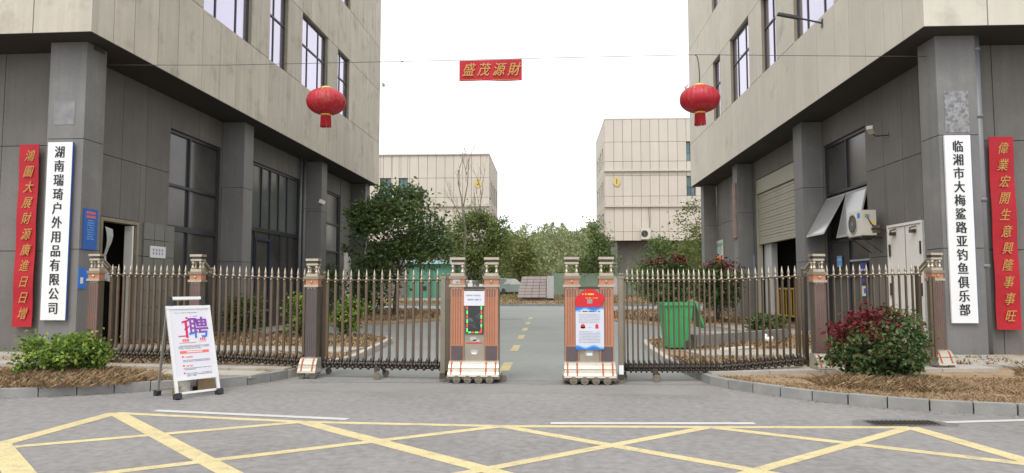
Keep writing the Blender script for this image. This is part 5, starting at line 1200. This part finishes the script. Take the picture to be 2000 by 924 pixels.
bush('boxwood_bush', -6.72, 9.78, .10, [(0, 0, .36, .42, .36, .21, 80, .06), (.28, 0, .38, .28, .30, .19, 46, .055), (-.40, 0, .40, .24, .24, .16, 20, .06), (-.46, -.12, .12, .13, .13, .12, 9, .045), (.1, 0, .52, .30, .26, .10, 20, .045)],
     [('leaves', LM_BOX, None, 1.0)], 'bright green boxwood bush on the left verge before the name board', 42, .055, 36, .6, 14)
def mini(x, y_, z, s_, mats_, label, seed, leaf=.08, n=30, group=None, name='shrub'):
    return bush(name, x, y_, z, [(0, 0, .55 * s_, .5 * s_, .45 * s_, .5 * s_, 40, .12 * s_)], mats_, label, seed, leaf, n, .5, 6, group=group)
rs = lambda P, g: P[:, 2] > P[:, 2].max() * (.80 + 0 * P[:, 2]) + g.normal(0, .06, len(P))
for i, (x, y_, s_, lab) in enumerate([(4.35, 27.0, 1.95, 'dark photinia tree with red top directly behind the green bin'), (6.15, 26.2, 1.75, 'photinia tree with red top between the bin and the shutter')]):
    bush('photinia_tree', x, y_, .25, [(0, 0, .62 * s_ + .2, .50 * s_, .45 * s_, .42 * s_, 110, .12), (.1, 0, .42 * s_ + .2, .4 * s_, .4 * s_, .3 * s_, 40, .12)],
         [('green_leaves', LM_DARK if i == 0 else LM_PHO, None, 1.0), ('red_shoots', LM_RED, rs, .9)], lab, 51 + i, .10, 50, .6, 9)
mini(-6.35, 18.4, .12, 1.0, [('leaves', LM_BOX, None, 1)], 'leafy green shrub behind the left gate, left of its dark post', 61, .10, 40)
mini(-5.2, 18.8, .12, .85, [('leaves', LM_BOX, None, 1)], 'leafy green shrub behind the left gate, right of its dark post', 62, .10, 40)
mini(-8.3, 19.6, .12, 1.0, [('leaves', LM_DARK, None, 1)], 'dark low shrub by the entrance of the left block', 63, .10, 40)
mini(-9.2, 29.5, .12, 2.0, [('leaves', LM_DARK, None, 1)], 'dark bushy shrub below the blue sheet on the left block', 64, .13, 50)
mini(5.35, 18.3, .12, .55, [('leaves', LM_DARK, None, 1)], 'small green plant on the right verge, left of the white bag', 65, .09, 26)
mini(5.9, 18.9, .12, .5, [('leaves', LM_MID, None, 1)], 'small green plant on the right verge, before the shutter opening', 66, .09, 26)
bs = MB().box(0, .03, 0, 1.2, 0, .65).build('blue_sheet', M_BLUEP, None, (-9.35, 28.9, 2.0), (0, 0, LBr), label='blue sheet hanging on the far window of the left block', cat='sheet')
# branch of a roadside tree reaching in at the right edge
br_ = empty('roadside_tree', (8.95, 11.5, .1), 0, 'yellow green leafy twig of a roadside tree reaching in at the right edge', 'tree')
t = MB(); t.tube([(0, 0, 0), (.05, 0, 2), (0, 0, 4.2)], [.09, .08, .05], 8); rng = np.random.default_rng(77); P = []
for (ex, ez) in ((-1.50, 3.20), (-1.30, 3.75), (-1.25, 2.55), (-1.22, 2.9)):
    t.tube([(0, 0, ez - .5), (ex * .5, -.15, ez - .1), (ex, -.3, ez)], [.03, .018, .006], 5)
    tt = rng.random(30) ** .8; P.append(np.stack([ex * (.45 + .57 * tt), -.15 - .15 * tt, ez - .1 + .1 * tt], 1) + rng.normal(size=(30, 3)) * .035)
t.build('trunk', M_BARK, br_); Q = np.concatenate(P); quads_np('leaves', leaves(rng, Q, .10, .6), LM_YG, br_, kind='stuff')

# wooded slope behind everything
rng = np.random.default_rng(5); W = []; hs_ = MB()
gx = [(-90 + 6 * i) for i in range(41)]; vs = []; fs = []
def hz(x, y_): return max(0., (y_ - 88) / 75) * 11.5 * (1 + .12 * math.sin(x * .06) + .05 * math.sin(x * .21))
for j in range(10):
    for x in gx: vs.append((x, 86 + j * 9, hz(x, 86 + j * 9) - .05))
for j in range(9):
    for i in range(40): k = j * 41 + i; fs.append((k, k + 1, k + 42, k + 41))
hs_.add(vs, fs).build('wooded_hill', M_HILL, kind='structure', smooth=True)
rr = random.Random(9)
for i in range(900):
    x = rr.uniform(-60, 66); y_ = 87 + 74 * rr.random()
    if abs(x - 2) > 26 and rr.random() < .6: continue
    h = rr.uniform(2.4, 5.8); w_ = rr.uniform(1.0, 2.4); n = 230 if abs(x) < 22 else 60
    t_ = rng.random(n); rad = w_ * np.sqrt(np.clip(1.02 - (2 * t_ - .9) ** 2 * .8, .05, 1)) * (1 - .3 * t_); a = rng.random(n) * 6.28
    W.append(np.stack([x + rad * np.cos(a) * rng.random(n) ** .4 + (rng.random() - .5) * t_ * 1.2, y_ + rad * np.sin(a), hz(x, y_) + t_ * h], 1))
P = np.concatenate(W); L_ = leaves(rng, P, .42, .7, 1.0); quads_np('woodland', L_, LM_FOR, kind='stuff')
